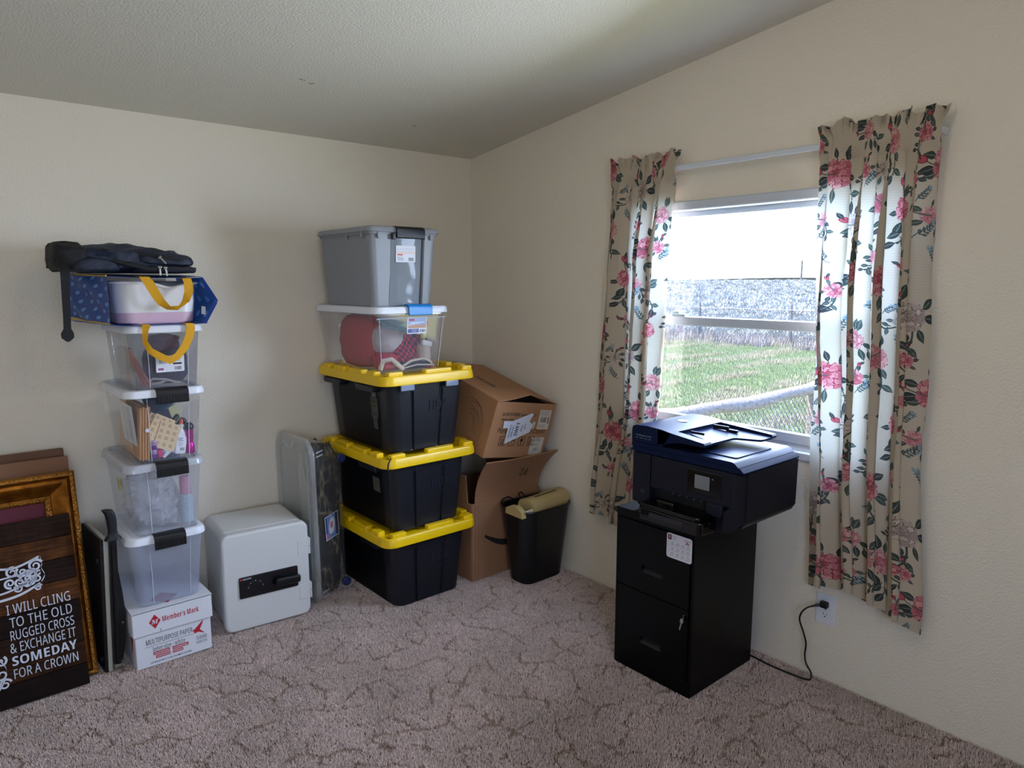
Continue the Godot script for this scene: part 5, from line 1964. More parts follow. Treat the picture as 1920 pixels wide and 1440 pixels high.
# ---------------------------------------------------------------- the stack of totes in the corner
func tote(k: int, y0: float, label: String, dx := 0.0) -> Node3D:
	var navy := mat("navy black tote plastic", H("15171f"), 0.42)
	var yellow := mat("yellow lid plastic", H("f0c400"), 0.38)
	var t := thing("tote", label, "storage tote", V(-0.775 + dx, y0, 0.365), 0.0, "black totes with yellow lids")
	var h := 0.335
	var gx := [[0.2, 0.035], [0.72, 0.04]]
	var gz := [[0.12, 0.03], [0.36, 0.03], [0.62, 0.03], [0.86, 0.03]]
	var b := MB.new()
	var rings := []
	for q in [[-0.008, 0.0, 0.2], [0.0, 0.006, 0.7], [0.0, 0.012, 1.0], [0.0, 0.5, 1.0], [0.0, 0.84, 1.0], [0.0, 0.87, 0.1], [0.0, 1.0, 0.0]]:
		var f: float = q[1] if q[1] > 0.02 else q[1] * 2.0
		rings.append(MB.ribbed(lerpf(0.372, 0.425, f) + q[0], lerpf(0.575, 0.628, f) + q[0], 0.05, f * h, gx, gz, 0.009 * q[2], 5))
	b.loft(rings)
	obj("tote_body", b, navy, t)
	# handles under the lid on the long sides, and at the ends
	for s in [-1.0, 1.0]:
		for z in [-0.2, 0.13]:
			b = MB.new()
			b.rbox(V(s * 0.224, h - 0.034, z), V(0.05, 0.03, 0.17), 0.008, 2, 2)
			obj("tote_handle", b, navy, t)
	# the lid
	b = MB.new()
	var w := 0.535
	var d := 0.69
	rings = []
	for q in [[-0.016, 0.0], [-0.004, -0.001], [0.0, 0.004], [-0.006, 0.032], [-0.016, 0.041], [-0.026, 0.043], [-0.082, 0.042], [-0.09, 0.032], [-0.3, 0.032]]:
		rings.append(MB.rr(w + q[0], d + q[0], maxf(0.06 + q[0] * 0.35, 0.02), h - 0.008 + q[1], 7))
	b.loft(rings)
	var lid := obj("tote_lid", b, yellow, t)
	var top := h - 0.008 + 0.041
	for q in [[-0.235, 0.335, 0.075, 0.04], [0.045, 0.325, 0.155, 0.036], [0.215, 0.315, 0.06, 0.05], [-0.19, 0.325, 0.08, 0.036], [-0.045, -0.325, 0.155, 0.036], [0.19, -0.325, 0.08, 0.036]]:
		if q[0] == -0.235:
			continue
		b = MB.new()
		b.rbox(V(q[0], top + 0.007, q[1] - 0.012), V(q[2], 0.026, q[3]), 0.009, 2, 3, 0.006)
		obj("lid_block", b, yellow, lid)
	for s in [-1.0, 1.0]:
		for q in [[0.22, 0.07], [0.075, 0.13], [-0.09, 0.11], [-0.23, 0.07]]:
			b = MB.new()
			b.rbox(V(s * 0.242, top + 0.007, q[0]), V(0.04, 0.026, q[1]), 0.009, 2, 3, 0.006)
			obj("lid_block", b, yellow, lid)
	for s in [-1.0, 1.0]:
		b = MB.new()
		b.rbox(V(s * 0.236, top + 0.0016, 0.312), V(0.016, 0.001, 0.008), 0.002, 1, 2)
		obj("lock_slot", b, mat("dark slot", H("3a3208"), 0.8), lid)
	return t

func totes() -> void:
	var dark := mat("embossed tote mark", H("282b36"), 0.35)
	var labels := ["black tote with yellow lid at the bottom of the stack, on the carpet", "black tote with yellow lid and a black tie, in the middle of the stack", "black tote with yellow lid and a handwritten note, uppermost of its three"]
	for k in 3:
		var t := tote(k, 0.382 * k - (0.0 if k == 0 else 0.004), labels[k], [0.0, 0.004, 0.0][k])
		var q := 0.304
		lettering(t, "HDX", dark, V(0.055, 0.212, q + 0.0035), V(0.098, 0, 0), V(0, 0.046, 0.005), font("Droid Sans", 400), 0.0, "embossed_mark")
		lettering(t, "27G", dark, V(0.055, 0.158, q - 0.002), V(0.038, 0, 0), V(0, 0.018, 0.002), font("Droid Sans", 400), 0.0, "embossed_mark")
		if k == 2:
			for x in [-0.135, 0.115]:
				var b := MB.new()
				b.rbox(V(x, 0.314, 0.338), V(0.072, 0.03, 0.01), 0.004, 2, 2)
				obj("lid_latch", b, clear("clear grey latch", H("8f9bb4"), 0.75, 0.2), t)
		if k == 1:
			var b := MB.new()
			b.tube([V(-0.225, 0.372, 0.322), V(-0.240, 0.372, 0.338), V(-0.2515, 0.355, 0.340), V(-0.2515, 0.328, 0.335), V(-0.244, 0.318, 0.325)], 0.0034, 6)
			b.tube([V(-0.225, 0.372, 0.322), V(-0.213, 0.378, 0.326), V(-0.2, 0.374, 0.32)], 0.003, 6)
			obj("cord_tie", b, mat("black cord", H("0c0c0e"), 0.6), t)
		if k > 0:
			var nm := mat("pale tape note", H("fbf7de") if k == 2 else H("4a4a40"), 0.7)
			var f := 0.63
			var mid := V(-0.2045, 0.205, 0.155) if k == 2 else V(-0.2045, 0.21, 0.145)
			var up := V(-0.0056, 0.095, 0) if k == 2 else V(-0.0042, 0.07, 0)
			var rt := V(0, 0, 0.062)
			var c := card("taped_note", mid, rt, up, nm, t, 0.0012)
			c.set_meta("label", "pale handwritten note taped to the tote" if k == 2 else "dull note taped to the tote")
			if k == 2:
				var inkm := mat("black marker", H("1a1a1e"), 0.8)
				for e in [["Winter", 0.32], ["Jackets", 0.08], ["+", -0.12], ["Clothes", -0.32]]:
					lettering(c, e[0], inkm, mid + up * e[1] + V(-0.0018, 0, 0), rt * (0.72 if e[0].length() > 1 else 0.1), up * 0.15, font(), 0.25, "handwriting")
				for e in [0.83, -0.8]:
					card("clear_tape", mid + up * e, rt * 0.62, up * 0.6, clear("clear tape", H("3a3c44"), 0.35, 0.1), t, 0.0008)
	# the clear box of winter things
	var y0 := 1.124
	var crisp := clear("winter bin clear plastic", H("b9bcc8"), 0.13, 0.07)
	var t := thing("storage_bin", "clear bin with a white lid and blue latch full of red winter clothes", "storage bin", V(-0.823, y0, 0.325))
	var b := MB.new()
	shell(b, 0, 0, 0, 0.29, 0.336, 0.53, 0.392, 0.59, 0.035)
	obj("bin_body", b, crisp, t)
	b = MB.new()
	bin_lid(b, 0, 0, 0.284, 0.424, 0.622, 0.033, 0.008, 0.05)
	obj("lid", b, mat("white bin lid", H("e4e6ec"), 0.4), t)
	latch(t, 0.03, 0.322, 0.311, 0.128, 0.048, mat("blue latch plastic", H("1383cf"), 0.4), false)
	b = MB.new()
	b.tube([V(-0.19, 0.262, 0.294), V(-0.02, 0.262, 0.2945), V(0.19, 0.262, 0.294)], 0.002, 6)
	b.tube([V(-0.155, 0.02, 0.2665), V(-0.165, 0.14, 0.279), V(-0.176, 0.262, 0.2925)], 0.0016, 6)
	b.tube([V(0.158, 0.02, 0.2665), V(0.168, 0.14, 0.279), V(0.178, 0.262, 0.2925)], 0.0016, 6)
	obj("moulded_rib", b, mats["bin rib highlight"], t)
	var r := RandomNumberGenerator.new()
	r.seed = 5
	var im := blank(180, 130, H("e2e5ee"))
	im.fill_rect(Rect2i(7, 7, 166, 80), H("9fb3d6"))
	im.fill_rect(Rect2i(7, 60, 166, 27), H("c39a86"))
	for k in 7:
		stroke(im, Vector2(20 + k * 20, 66 - k * 4), Vector2(50 + k * 18, 40), 0.1, 2.5, H("e9edf6"))
	im.fill_rect(Rect2i(14, 14, 50, 14), H("c2415a"))
	im.fill_rect(Rect2i(7, 92, 100, 30), H("5262a0"))
	lines(im, 44, 98, 56, 3, 8, H("cfd6ea"), r, 3)
	bars(im, Rect2i(116, 98, 54, 22), r)
	var lb := card("product_label", V(0.028, 0.226, 0.2885), V(0.108, 0, 0), V(0, 0.078, 0.0085), printed("winter label print", im), t, 0.0006, 0.003)
	lb.set_meta("label", "white printed label with a small winter picture")
	# what is in it
	var red := mat("red fleece", H("b01f30"), 0.9)
	var cream := mat("cream fleece", H("cfc4b4"), 0.9)
	var o := thing("red_garment", "large red garment folded along the left side of the winter bin", "clothing", V(-0.89, y0 + 0.014, 0.29))
	b = MB.new()
	lump(b, V(-0.012, 0.125, -0.02), V(0.075, 0.128, 0.178), 41, 0.14)
	obj("red_cloth", b, red, o, 60)
	o = thing("santa_hat", "red hat with a cream fluffy brim low in the winter bin", "hat", V(-0.9, y0 + 0.014, 0.50))
	b = MB.new()
	lump(b, V(0, 0.04, 0), V(0.06, 0.042, 0.06), 42, 0.15)
	obj("hat_cloth", b, red, o, 60)
	b = MB.new()
	b.tube([V(-0.055, 0.01, 0.04), V(-0.05, 0.05, 0.06), V(-0.01, 0.055, 0.068), V(0.03, 0.02, 0.07), V(0.05, 0.004, 0.066)], 0.012, 8)
	obj("hat_brim", b, cream, o, 60)
	o = thing("cream_cushion", "round cream ribbed ball standing in the middle of the winter bin", "cushion", V(-0.862, y0 + 0.075, 0.46))
	b = MB.new()
	lump(b, V(0, 0.078, 0), V(0.078, 0.07, 0.07), 43, 0.04, 36, 20)
	obj("cushion_cloth", b, bumpy(mat("cream ribbed knit", H("b8aeb0"), 0.9), noise_tex(0.05, 1, 128, 71), 0.3, 4.0), o, 60)
	o = thing("plaid_scarf", "red and navy plaid scarf folded in the winter bin", "scarf", V(-0.765, y0 + 0.042, 0.50))
	im = blank(64, 64, H("1d2538"))
	for yy in 4:
		for xx in 4:
			if (xx + yy) % 2 == 0:
				im.fill_rect(Rect2i(xx * 16, yy * 16, 16, 16), H("b3263a"))
			elif xx % 2 == 0:
				im.fill_rect(Rect2i(xx * 16, yy * 16, 16, 16), H("571c33"))
	var plaid := printed("red plaid cloth", im, 0.9)
	plaid.uv1_scale = V(3, 2, 1)
	b = MB.new()
	b.sheet(func(u, v): return V(-0.10 + 0.2 * u, 0.02 + 0.085 * v - 0.06 * u * (1 - v) + 0.07 * u * v * (1.0 - u) * 2.0, 0.05 - 0.05 * v + 0.01 * sin(u * 9.0)), 14, 8, 0.012)
	obj("scarf_cloth", b, plaid, o, 60)
	o = thing("striped_mitten", "dark blue mitten with pale piping on the floor of the winter bin", "mitten", V(-0.77, y0 + 0.014, 0.535))
	b = MB.new()
	lump(b, V(0, 0.018, 0), V(0.1, 0.02, 0.03), 47, 0.2)
	obj("mitten_cloth", b, mat("dark blue knit", H("28304a"), 0.9), o, 60)
	b = MB.new()
	b.tube([V(-0.09, 0.012, 0.03), V(-0.03, 0.042, 0.034), V(0.04, 0.048, 0.034), V(0.08, 0.03, 0.03), V(0.1, 0.005, 0.02)], 0.006, 8)
	b.tube([V(-0.09, 0.005, 0.033), V(0.0, 0.02, 0.036), V(0.1, 0.012, 0.032)], 0.004, 8)
	obj("pale_piping", b, cream, o, 60)
	o = thing("green_sachet", "pale green packet standing in the winter bin behind the label", "packet", V(-0.762, y0 + 0.11, 0.47))
	b = MB.new()
	lump(b, V(0, 0.06, 0), V(0.055, 0.06, 0.02), 51, 0.1)
	obj("packet_film", b, mat("pale green film", H("a9bfa6"), 0.4), o, 60)
	o = thing("blue_folder", "pale blue sheet lying slanted near the top of the winter bin", "folder", V(-0.80, y0 + 0.222, 0.44))
	b = MB.new()
	b.x = Transform3D(Basis(V(0, 0, 1), -0.17) * Basis(V(1, 0, 0), 0.25), Vector3.ZERO)
	b.rbox(V(0, 0, 0), V(0.2, 0.008, 0.19), 0.003, 1, 2)
	obj("folder_sheet", b, mat("pale blue plastic sheet", H("8cc0cc"), 0.4), o)
	o = thing("shaker", "small shaker with a red cap and yellow body in the winter bin", "shaker", V(-0.706, y0 + 0.155, 0.53))
	b = MB.new()
	b.lathe([Vector2(0.014, 0.0), Vector2(0.016, 0.004), Vector2(0.014, 0.03), Vector2(0.015, 0.06)], 18)
	obj("shaker_body", b, mat("yellow green plastic", H("b9b95c"), 0.4), o)
	b = MB.new()
	b.lathe([Vector2(0.024, 0.06), Vector2(0.026, 0.066), Vector2(0.025, 0.08), Vector2(0.02, 0.086)], 20)
	obj("shaker_cap", b, mat("red cap plastic", H("d03848"), 0.35), o)
	o = thing("cream_slipper", "cream slipper with a white band at the right end of the winter bin", "slipper", V(-0.702, y0 + 0.02, 0.515))
	b = MB.new()
	lump(b, V(0, 0.055, 0), V(0.04, 0.055, 0.045), 58, 0.08)
	obj("slipper_cloth", b, mat("beige felt", H("bdb0a4"), 0.9), o, 60)
	b = MB.new()
	b.x = Transform3D(Basis(V(0, 0, 1), -0.25), V(0.004, 0.112, 0.03))
	b.rbox(V(0, 0, 0), V(0.06, 0.03, 0.025), 0.01, 2, 3)
	obj("slipper_band", b, mat("white felt", H("e0dfe0"), 0.9), o, 60)
	# the grey bin on top
	y0 = 1.4335
	var grey := mat("grey bin plastic", H("8b8e93"), 0.42)
	t = thing("storage_bin", "opaque grey bin with a black latch and shiny front panel on top of the totes", "storage bin", V(-0.848, y0, 0.355))
	b = MB.new()
	shell(b, 0, 0, 0, 0.345, 0.318, 0.46, 0.368, 0.50, 0.03)
	obj("bin_body", b, grey, t)
	b = MB.new()
	bin_lid(b, 0, 0, 0.342, 0.395, 0.527, 0.026, -0.002, 0.04)
	obj("lid", b, grey, t)
	latch(t, 0.022, 0.366, 0.262, 0.15, 0.05, mat("black latch plastic", H("101012"), 0.45), false)
	b = MB.new()
	b.rbox(V(-0.065, 0.325, 0.262), V(0.02, 0.03, 0.014), 0.004, 2, 2)
	obj("latch_hook", b, mats["black latch plastic"], t)
	for q in [V(-0.195, 0.33, 0.2), V(-0.19, 0.328, 0.05), V(-0.14, 0.328, 0.255), V(0.14, 0.328, 0.255)]:
		b = MB.new()
		b.rbox(q, V(0.012, 0.03, 0.012), 0.003, 1, 2)
		obj("rim_gusset", b, grey, t)
	# glossy panel bulging a little from the front, and the dark ridge beside it
	var gloss := mat("glossy grey panel film", H("868c93"), 0.06)
	gloss.metallic_specular = 0.26
	b = MB.new()
	b.sheet(func(u, v): return V(lerpf(-0.078 + 0.006 * v, 0.085 + 0.008 * v, u), lerpf(0.01, 0.318, v), lerpf(0.2315, 0.2488, v) + 0.0045 * (1.0 - pow(2.0 * u - 1.0, 2.0)) + 0.0009 * sin(v * 9.0 + u * 3.0)), 24, 30, 0.003)
	obj("front_panel", b, gloss, t, 80)
	b = MB.new()
	b.tube([V(0.092, 0.012, 0.2335), V(0.097, 0.16, 0.242), V(0.101, 0.32, 0.251)], 0.007, 8)
	obj("panel_ridge", b, mat("dark grey ridge", H("5a5e63"), 0.4), t)
	im = blank(160, 120, H("e0e1ea"))
	for k in 6:
		stroke(im, Vector2(10 + k * 24, 40 + (k % 2) * 12), Vector2(24 + k * 24, 18), 0.2, 1.5, H("a3a9bd"))
	im.fill_rect(Rect2i(2, 44, 156, 16), H("e6cfc6"))
	im.fill_rect(Rect2i(12, 60, 44, 12), H("d06a6a"))
	lines(im, 12, 84, 70, 3, 9, H("55596a"), r, 4)
	bars(im, Rect2i(104, 86, 42, 24), r)
	card("product_label", V(0.004, 0.247, 0.2505), V(0.105, 0, 0), V(0, 0.075, 0.0042), printed("grey bin label print", im), t, 0.0006, 0.003)

func cartons() -> void:
	var kraft := mat("kraft carton", H("a87a55"), 0.75)
	bumpy(kraft, noise_tex(0.015, 4, 512, 81), 0.10, 1.6)
	var dull := mat("worn kraft carton", H("9a6f50"), 0.8)
	bumpy(dull, noise_tex(0.015, 4, 512, 82), 0.14, 1.4)
	var ink := mat("black carton ink", H("1d1a18"), 0.8)
	# the open carton below: four walls, a floor, flaps
	var t := thing("open_carton", "tall open brown carton with a raised flap standing behind the wastebasket", "box", V(-0.266, 0, 0.41))
	var w := 0.475
	var d := 0.47
	var h := 0.42
	var th := 0.006
	for q in [["carton_wall", V(0, h / 2, d / 2), V(w, h, th)], ["carton_wall", V(0, h / 2, -d / 2), V(w, h, th)], ["carton_wall", V(-w / 2, h / 2, 0), V(th, h, d - th)], ["carton_wall", V(w / 2, h / 2, 0), V(th, h, d - th)], ["carton_bottom", V(0, 0.004, 0), V(w, 0.006, d)]]:
		var b := MB.new()
		b.rbox(q[1], q[2], 0.002, 1, 1)
		obj(q[0], b, dull, t)
	var fl := MB.new()   # the front flap stands up and leans out a little
	fl.sheet(func(u, v): return V(lerpf(-w / 2 + 0.022 - 0.008 * v, w / 2 - 0.02 + 0.03 * v, u), h + 0.235 * v - 0.004 * sin(u * PI), d / 2 + (0.10 + 0.035 * u) * v * v + 0.008 * v + 0.006 * sin(u * 5.0) * v), 12, 8, 0.005)
	var flap := obj("carton_flap", fl, dull, t)
	lettering(flap, "P2", ink, V(0.075, h + 0.128, d / 2 + 0.0495), V(-0.052, 0, 0), V(0, -0.042, -0.0175), font(), 0.0, "marker_mark")
	fl = MB.new()
	fl.sheet(func(u, v): return V(-w / 2 - 0.012 * v, h + 0.15 * v, lerpf(d / 2 - 0.03, -d / 2, u)), 6, 4, 0.005)
	obj("carton_flap", fl, dull, t)
	fl = MB.new()
	fl.sheet(func(u, v): return V(w / 2 - 0.004 + 0.012 * v, h + 0.2 * v, lerpf(d / 2 - 0.01, -d / 2, u)), 6, 4, 0.005)
	obj("carton_flap", fl, dull, t)
	fl = MB.new()   # the curved arrow printed low on the front
	var arc := []
	var half := []
	for k in 19:
		var f := k / 18.0
		var x := -0.155 + 0.34 * f
		arc.append(V(x, 0.255 - 0.095 * sin(PI * (0.08 + f * 0.84)) + 0.012 * f, d / 2 + th / 2 + 0.0006))
		half.append(V(0.003, 0.004 + 0.013 * sin(PI * minf(1.0, f * 0.92 + 0.05)), 0))
	fl.strap(arc, half, 0.0006)
	obj("printed_arc", fl, ink, t, 60)
	fl = MB.new()
	fl.box(V(-0.22, 0.21, d / 2 + th / 2 + 0.0008), V(0.0015, 0.4, 0.001))
	fl.box(V(-0.2, 0.21, d / 2 + th / 2 + 0.0008), V(0.001, 0.4, 0.0008))
	obj("crease", fl, mat("carton crease", H("6d4b35"), 0.85), t)
	# the printed carton lying askew on top
	var bs := Basis(V(0, 1, 0), -0.0146) * Basis(V(1, 0, 0), 0.2289) * Basis(V(0, 0, 1), -0.1537)
	t = thing("printed_carton", "brown steam cleaner carton with shipping labels tilted on the open carton", "box", V(-0.043, 0.909, 0.792))
	t.basis = bs
	# its own origin is the top corner at the front right; x runs to the right, y up, z to the front
	var W := 0.416
	var Hh := 0.304
	var D := 0.66
	for q in [["carton_front", V(-W / 2, -Hh / 2, -th / 2), V(W, Hh, th)], ["carton_back", V(-W / 2, -Hh / 2, -D + th / 2), V(W, Hh, th)], ["carton_side", V(-W + th / 2, -Hh / 2, -D / 2), V(th, Hh, D - 0.002)], ["carton_side", V(-th / 2, -Hh / 2, -D / 2), V(th, Hh, D - 0.002)], ["carton_bottom", V(-W / 2, -Hh + th / 2, -D / 2), V(W, th, D)]]:
		var b := MB.new()
		b.rbox(q[1], q[2], 0.0025, 1, 1)
		obj(q[0], b, kraft, t)
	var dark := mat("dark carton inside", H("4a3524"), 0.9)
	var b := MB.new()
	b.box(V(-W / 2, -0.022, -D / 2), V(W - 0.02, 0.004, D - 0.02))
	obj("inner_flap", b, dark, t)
	# top: two flaps that meet along the middle; the right one gapes at the front
	b = MB.new()
	b.sheet(func(u, v): return V(-W + u * W * 0.515, 0.004 + 0.045 * pow(u, 1.4) * smoothstep(0.45, 0.0, v) + 0.004 * u, lerpf(0.003, -D, v)), 10, 14, 0.005)
	obj("top_flap", b, kraft, t)
	b = MB.new()
	b.sheet(func(u, v): return V(-W + W * 0.52 + u * W * 0.48, 0.003 + 0.040 * pow(1.0 - u, 0.8) * smoothstep(0.45, 0.0, v), lerpf(-0.012 + 0.012 * u, -D, v)), 10, 14, 0.005)
	obj("top_flap", b, kraft, t)
	var f := 0.0009
	lettering(t, "GORTOUBB", ink, V(-0.305, -0.064, f), V(0.115, 0, 0), V(0, 0.017, 0), font("Droid Sans", 700), 0.15)
	lettering(t, "Steam Cleaner", ink, V(-0.182, -0.064, f), V(0.118, 0, 0), V(0, 0.016, 0), font())
	lettering(t, "Model STB3C", ink, V(-0.318, -0.092, f), V(0.085, 0, 0), V(0, 0.012, 0), font("Droid Sans", 700))
	lettering(t, "Pure Steam Pure Clean!", ink, V(-0.2, -0.152, f), V(0.33, 0, 0), V(0, 0.028, 0), font(), 0.12)
	lettering(t, "GORTOUBB", ink, V(-W * 0.66, 0.0135, -0.29), V(0, 0.0, 0.17), V(-0.022, -0.0025, 0), font("Droid Sans", 700), 0.0, "lettering", 0.001)
	for k in 4:   # handling marks: a frame with a picture in it
		var c := V(-0.318 + 0.067 * k, -0.21, f)
		b = MB.new()
		for q in [[V(0, 0.024, 0), V(0.042, 0.0025, 0.0006)], [V(0, -0.024, 0), V(0.042, 0.0025, 0.0006)], [V(0.0205, 0, 0), V(0.0025, 0.05, 0.0006)], [V(-0.0205, 0, 0), V(0.0025, 0.05, 0.0006)]]:
			b.box(c + q[0], q[1])
		if k == 1:
			b.extrude_at(c)
		elif k == 2:
			b.box(c + V(0, 0.006, 0), V(0.016, 0.018, 0.0006))
			b.box(c + V(0, -0.01, 0), V(0.003, 0.014, 0.0006))
			b.box(c + V(0, -0.017, 0), V(0.014, 0.002, 0.0006))
		else:
			b.box(c + V(-0.006, 0, 0), V(0.004, 0.028, 0.0006))
			b.box(c + V(0.006, 0, 0), V(0.004, 0.028, 0.0006))
			b.box(c + V(0, -0.016, 0), V(0.026, 0.003, 0.0006))
		obj("handling_mark", b, ink, t)
	b = MB.new()   # the outline drawing on the left side: a few curved strokes
	for k in 7:
		var pts := []
		for j in 9:
			var a := -0.3 + 2.5 * j / 8.0
			pts.append(V(-W - 0.0006, -0.19 + (0.055 + 0.011 * k) * sin(a) * 1.2 + 0.006 * sin(k * 2.0 + j), -0.17 + (0.035 + 0.012 * k) * cos(a)))
		b.strap(pts, pts.map(func(_p): return V(0, 0.0012, 0.0009)), 0.0005)
	obj("outline_drawing", b, mat("faded carton ink", H("5d4534"), 0.85), t, 60)
	# paper labels
	var r := RandomNumberGenerator.new()
	r.seed = 55
	var im := blank(160, 192, H("cfc7b8"))
	lines(im, 10, 8, 140, 6, 9, H("6a625a"), r, 3)
	bars(im, Rect2i(26, 74, 84, 50), r)
	im.fill_rect(Rect2i(10, 66, 140, 2), H("55504a"))
	lines(im, 14, 146, 130, 4, 9, H("6a625a"), r, 3)
	for k in 5:
		im.fill_rect(Rect2i(128, 72 + k * 13, 20, 9), H("2a2724"))
	card("shipping_label", V(-0.062, -0.088, 0.0004), V(0.082, 0, 0), V(-0.008, 0.108, 0), printed("shipping label print", im, 0.6), t, 0.0006)
	im = blank(128, 160, H("cbc6bc"))
	lines(im, 8, 8, 110, 3, 12, H("4c4742"), r, 4)
	im.fill_rect(Rect2i(60, 6, 14, 8), H("a03c34"))
	lines(im, 8, 58, 80, 2, 12, H("5c5650"), r, 4)
	var l2 := card("routing_label", V(-0.067, -0.238, 0.0004), V(0.092, 0, 0), V(-0.006, 0.10, 0), printed("routing label print", im, 0.6), t, 0.0006)
	lettering(l2, "SWF1", ink, V(-0.068, -0.256, 0.0013), V(0.03, 0, 0), V(0, 0.016, 0), font())
	# a half-torn label hanging off the front
	var white := mat("white label paper", H("d3d6e2"), 0.6)
	b = MB.new()
	b.extrude(PackedVector2Array([Vector2(-0.343, -0.137), Vector2(-0.347, -0.098), Vector2(-0.291, -0.098), Vector2(-0.172, -0.052), Vector2(-0.155, -0.058), Vector2(-0.165, -0.075), Vector2(-0.172, -0.098), Vector2(-0.155, -0.108), Vector2(-0.143, -0.112), Vector2(-0.15, -0.155), Vector2(-0.307, -0.222), Vector2(-0.31, -0.135)]), 0.008, 0.0088)
	var l3 := obj("torn_label", b, white, t)
	for q in [["SWF1", V(-0.248, -0.142, 0.0092), 0.07, 0.022], ["(653)", V(-0.215, -0.135, 0.0092), 0.035, 0.012], ["CDNU87W7/5", V(-0.292, -0.155, 0.0092), 0.075, 0.009], ["40508 9281", V(-0.275, -0.155, 0.0092), 0.06, 0.009], ["0870", V(-0.196, -0.125, 0.0092), 0.03, 0.008]]:
		lettering(l3, q[0], ink, q[1], V(0.02, 0.98, 0).normalized() * q[2], V(-0.98, 0.02, 0).normalized() * q[3], font("Droid Sans", 700))
	b = MB.new()
	b.extrude(PackedVector2Array([Vector2(-0.14, -0.1), Vector2(-0.118, -0.102), Vector2(-0.122, -0.14), Vector2(-0.145, -0.138)]), 0.0005, 0.0011)
	obj("label_scrap", b, mat("cream label paper", H("c3bcae"), 0.7), t)
	# wastebasket with the shredder head across its rim
	var blackp := mat("black basket plastic", H("0e0e12"), 0.36)
	t = thing("wastebasket", "black wastebasket under a beige paper shredder in front of the open carton", "wastebasket", V(-0.192, 0, 0.795), 0.0)
	b = MB.new()
	var rings := []
	for q in [[0.26, 0.145, 0.05, 0.0], [0.275, 0.16, 0.06, 0.008], [0.315, 0.20, 0.075, 0.2], [0.35, 0.24, 0.085, 0.392], [0.362, 0.252, 0.09, 0.392], [0.366, 0.256, 0.092, 0.398], [0.362, 0.252, 0.09, 0.404], [0.346, 0.236, 0.083, 0.403], [0.31, 0.195, 0.07, 0.2], [0.27, 0.155, 0.055, 0.012]]:
		rings.append(MB.rr(q[0], q[1], q[2], q[3], 8))
	b.loft(rings)
	obj("basket_wall", b, blackp, t)
	var beige := mat("beige shredder plastic", H("b7a06c"), 0.45)
	t = thing("shredder", "beige paper shredder head resting across the black wastebasket", "shredder", V(-0.198, 0.405, 0.822), 0.05)
	t.rotation.z = 0.03
	b = MB.new()
	b.x = Transform3D(Basis(V(0, 0, 1), V(0, 1, 0), V(-1, 0, 0)), V(0.04, 0, 0))
	b.extrude(PackedVector2Array([Vector2(-0.058, -0.03), Vector2(-0.058, 0.01), Vector2(-0.05, 0.028), Vector2(-0.03, 0.04), Vector2(0.0, 0.045), Vector2(0.03, 0.041), Vector2(0.05, 0.03), Vector2(0.06, 0.012), Vector2(0.062, -0.03)]), -0.135, 0.135)
	obj("shredder_housing", b, beige, t, 32)
	b = MB.new()
	b.rbox(V(0.045, 0.0448, 0.006), V(0.16, 0.003, 0.011), 0.001, 1, 1)
	obj("paper_slot", b, mat("dark slot brown", H("5a4a2c"), 0.7), t)
	b = MB.new()
	b.x = Transform3D(Basis(V(0, 0, 1), V(0, 1, 0), V(-1, 0, 0)), V(-0.168, 0, 0))
	b.extrude(PackedVector2Array([Vector2(-0.06, -0.018), Vector2(-0.056, 0.012), Vector2(-0.03, 0.026), Vector2(0.0, 0.03), Vector2(0.03, 0.026), Vector2(0.058, 0.008), Vector2(0.062, -0.024)]), -0.015, 0.015)
	obj("sliding_arm_end", b, beige, t, 32)
	for z in [-0.045, 0.048]:
		b = MB.new()
		b.rbox(V(-0.125, -0.004, z), V(0.08, 0.018, 0.014), 0.003, 1, 2)
		obj("sliding_arm", b, mat("pale beige rail", H("cfc3a0"), 0.45), t)
	b = MB.new()
	b.rbox(V(-0.075, 0.03, -0.04), V(0.03, 0.012, 0.016), 0.004, 2, 3)
	obj("power_switch", b, beige, t)
	lettering(t, "ROYAL", ink, V(0.0, 0.0452, -0.026), V(0.058, 0, 0), V(0, 0.006, -0.014), font("Droid Sans", 700))
	b = MB.new()
	b.rbox(V(0.174, -0.008, 0.04), V(0.006, 0.03, 0.03), 0.002, 1, 2)
	obj("end_clip", b, mat("black clip", H("0c0c0d"), 0.5), t)
	b = MB.new()
	b.tube([V(-0.02, -0.1, -0.1), V(-0.02, 0.005, -0.12), V(-0.01, 0.023, -0.14), V(0.02, 0.025, -0.15), V(0.035, 0.007, -0.15), V(0.03, -0.06, -0.12)], 0.004, 8)
	b.tube([V(-0.13, -0.001, -0.15), V(-0.1, 0.011, -0.165), V(-0.06, 0.013, -0.17), V(-0.03, -0.005, -0.16), V(0.0, -0.06, -0.12)], 0.004, 8)
	obj("power_cord", b, mat("black cord", H("0c0c0e"), 0.6), t)

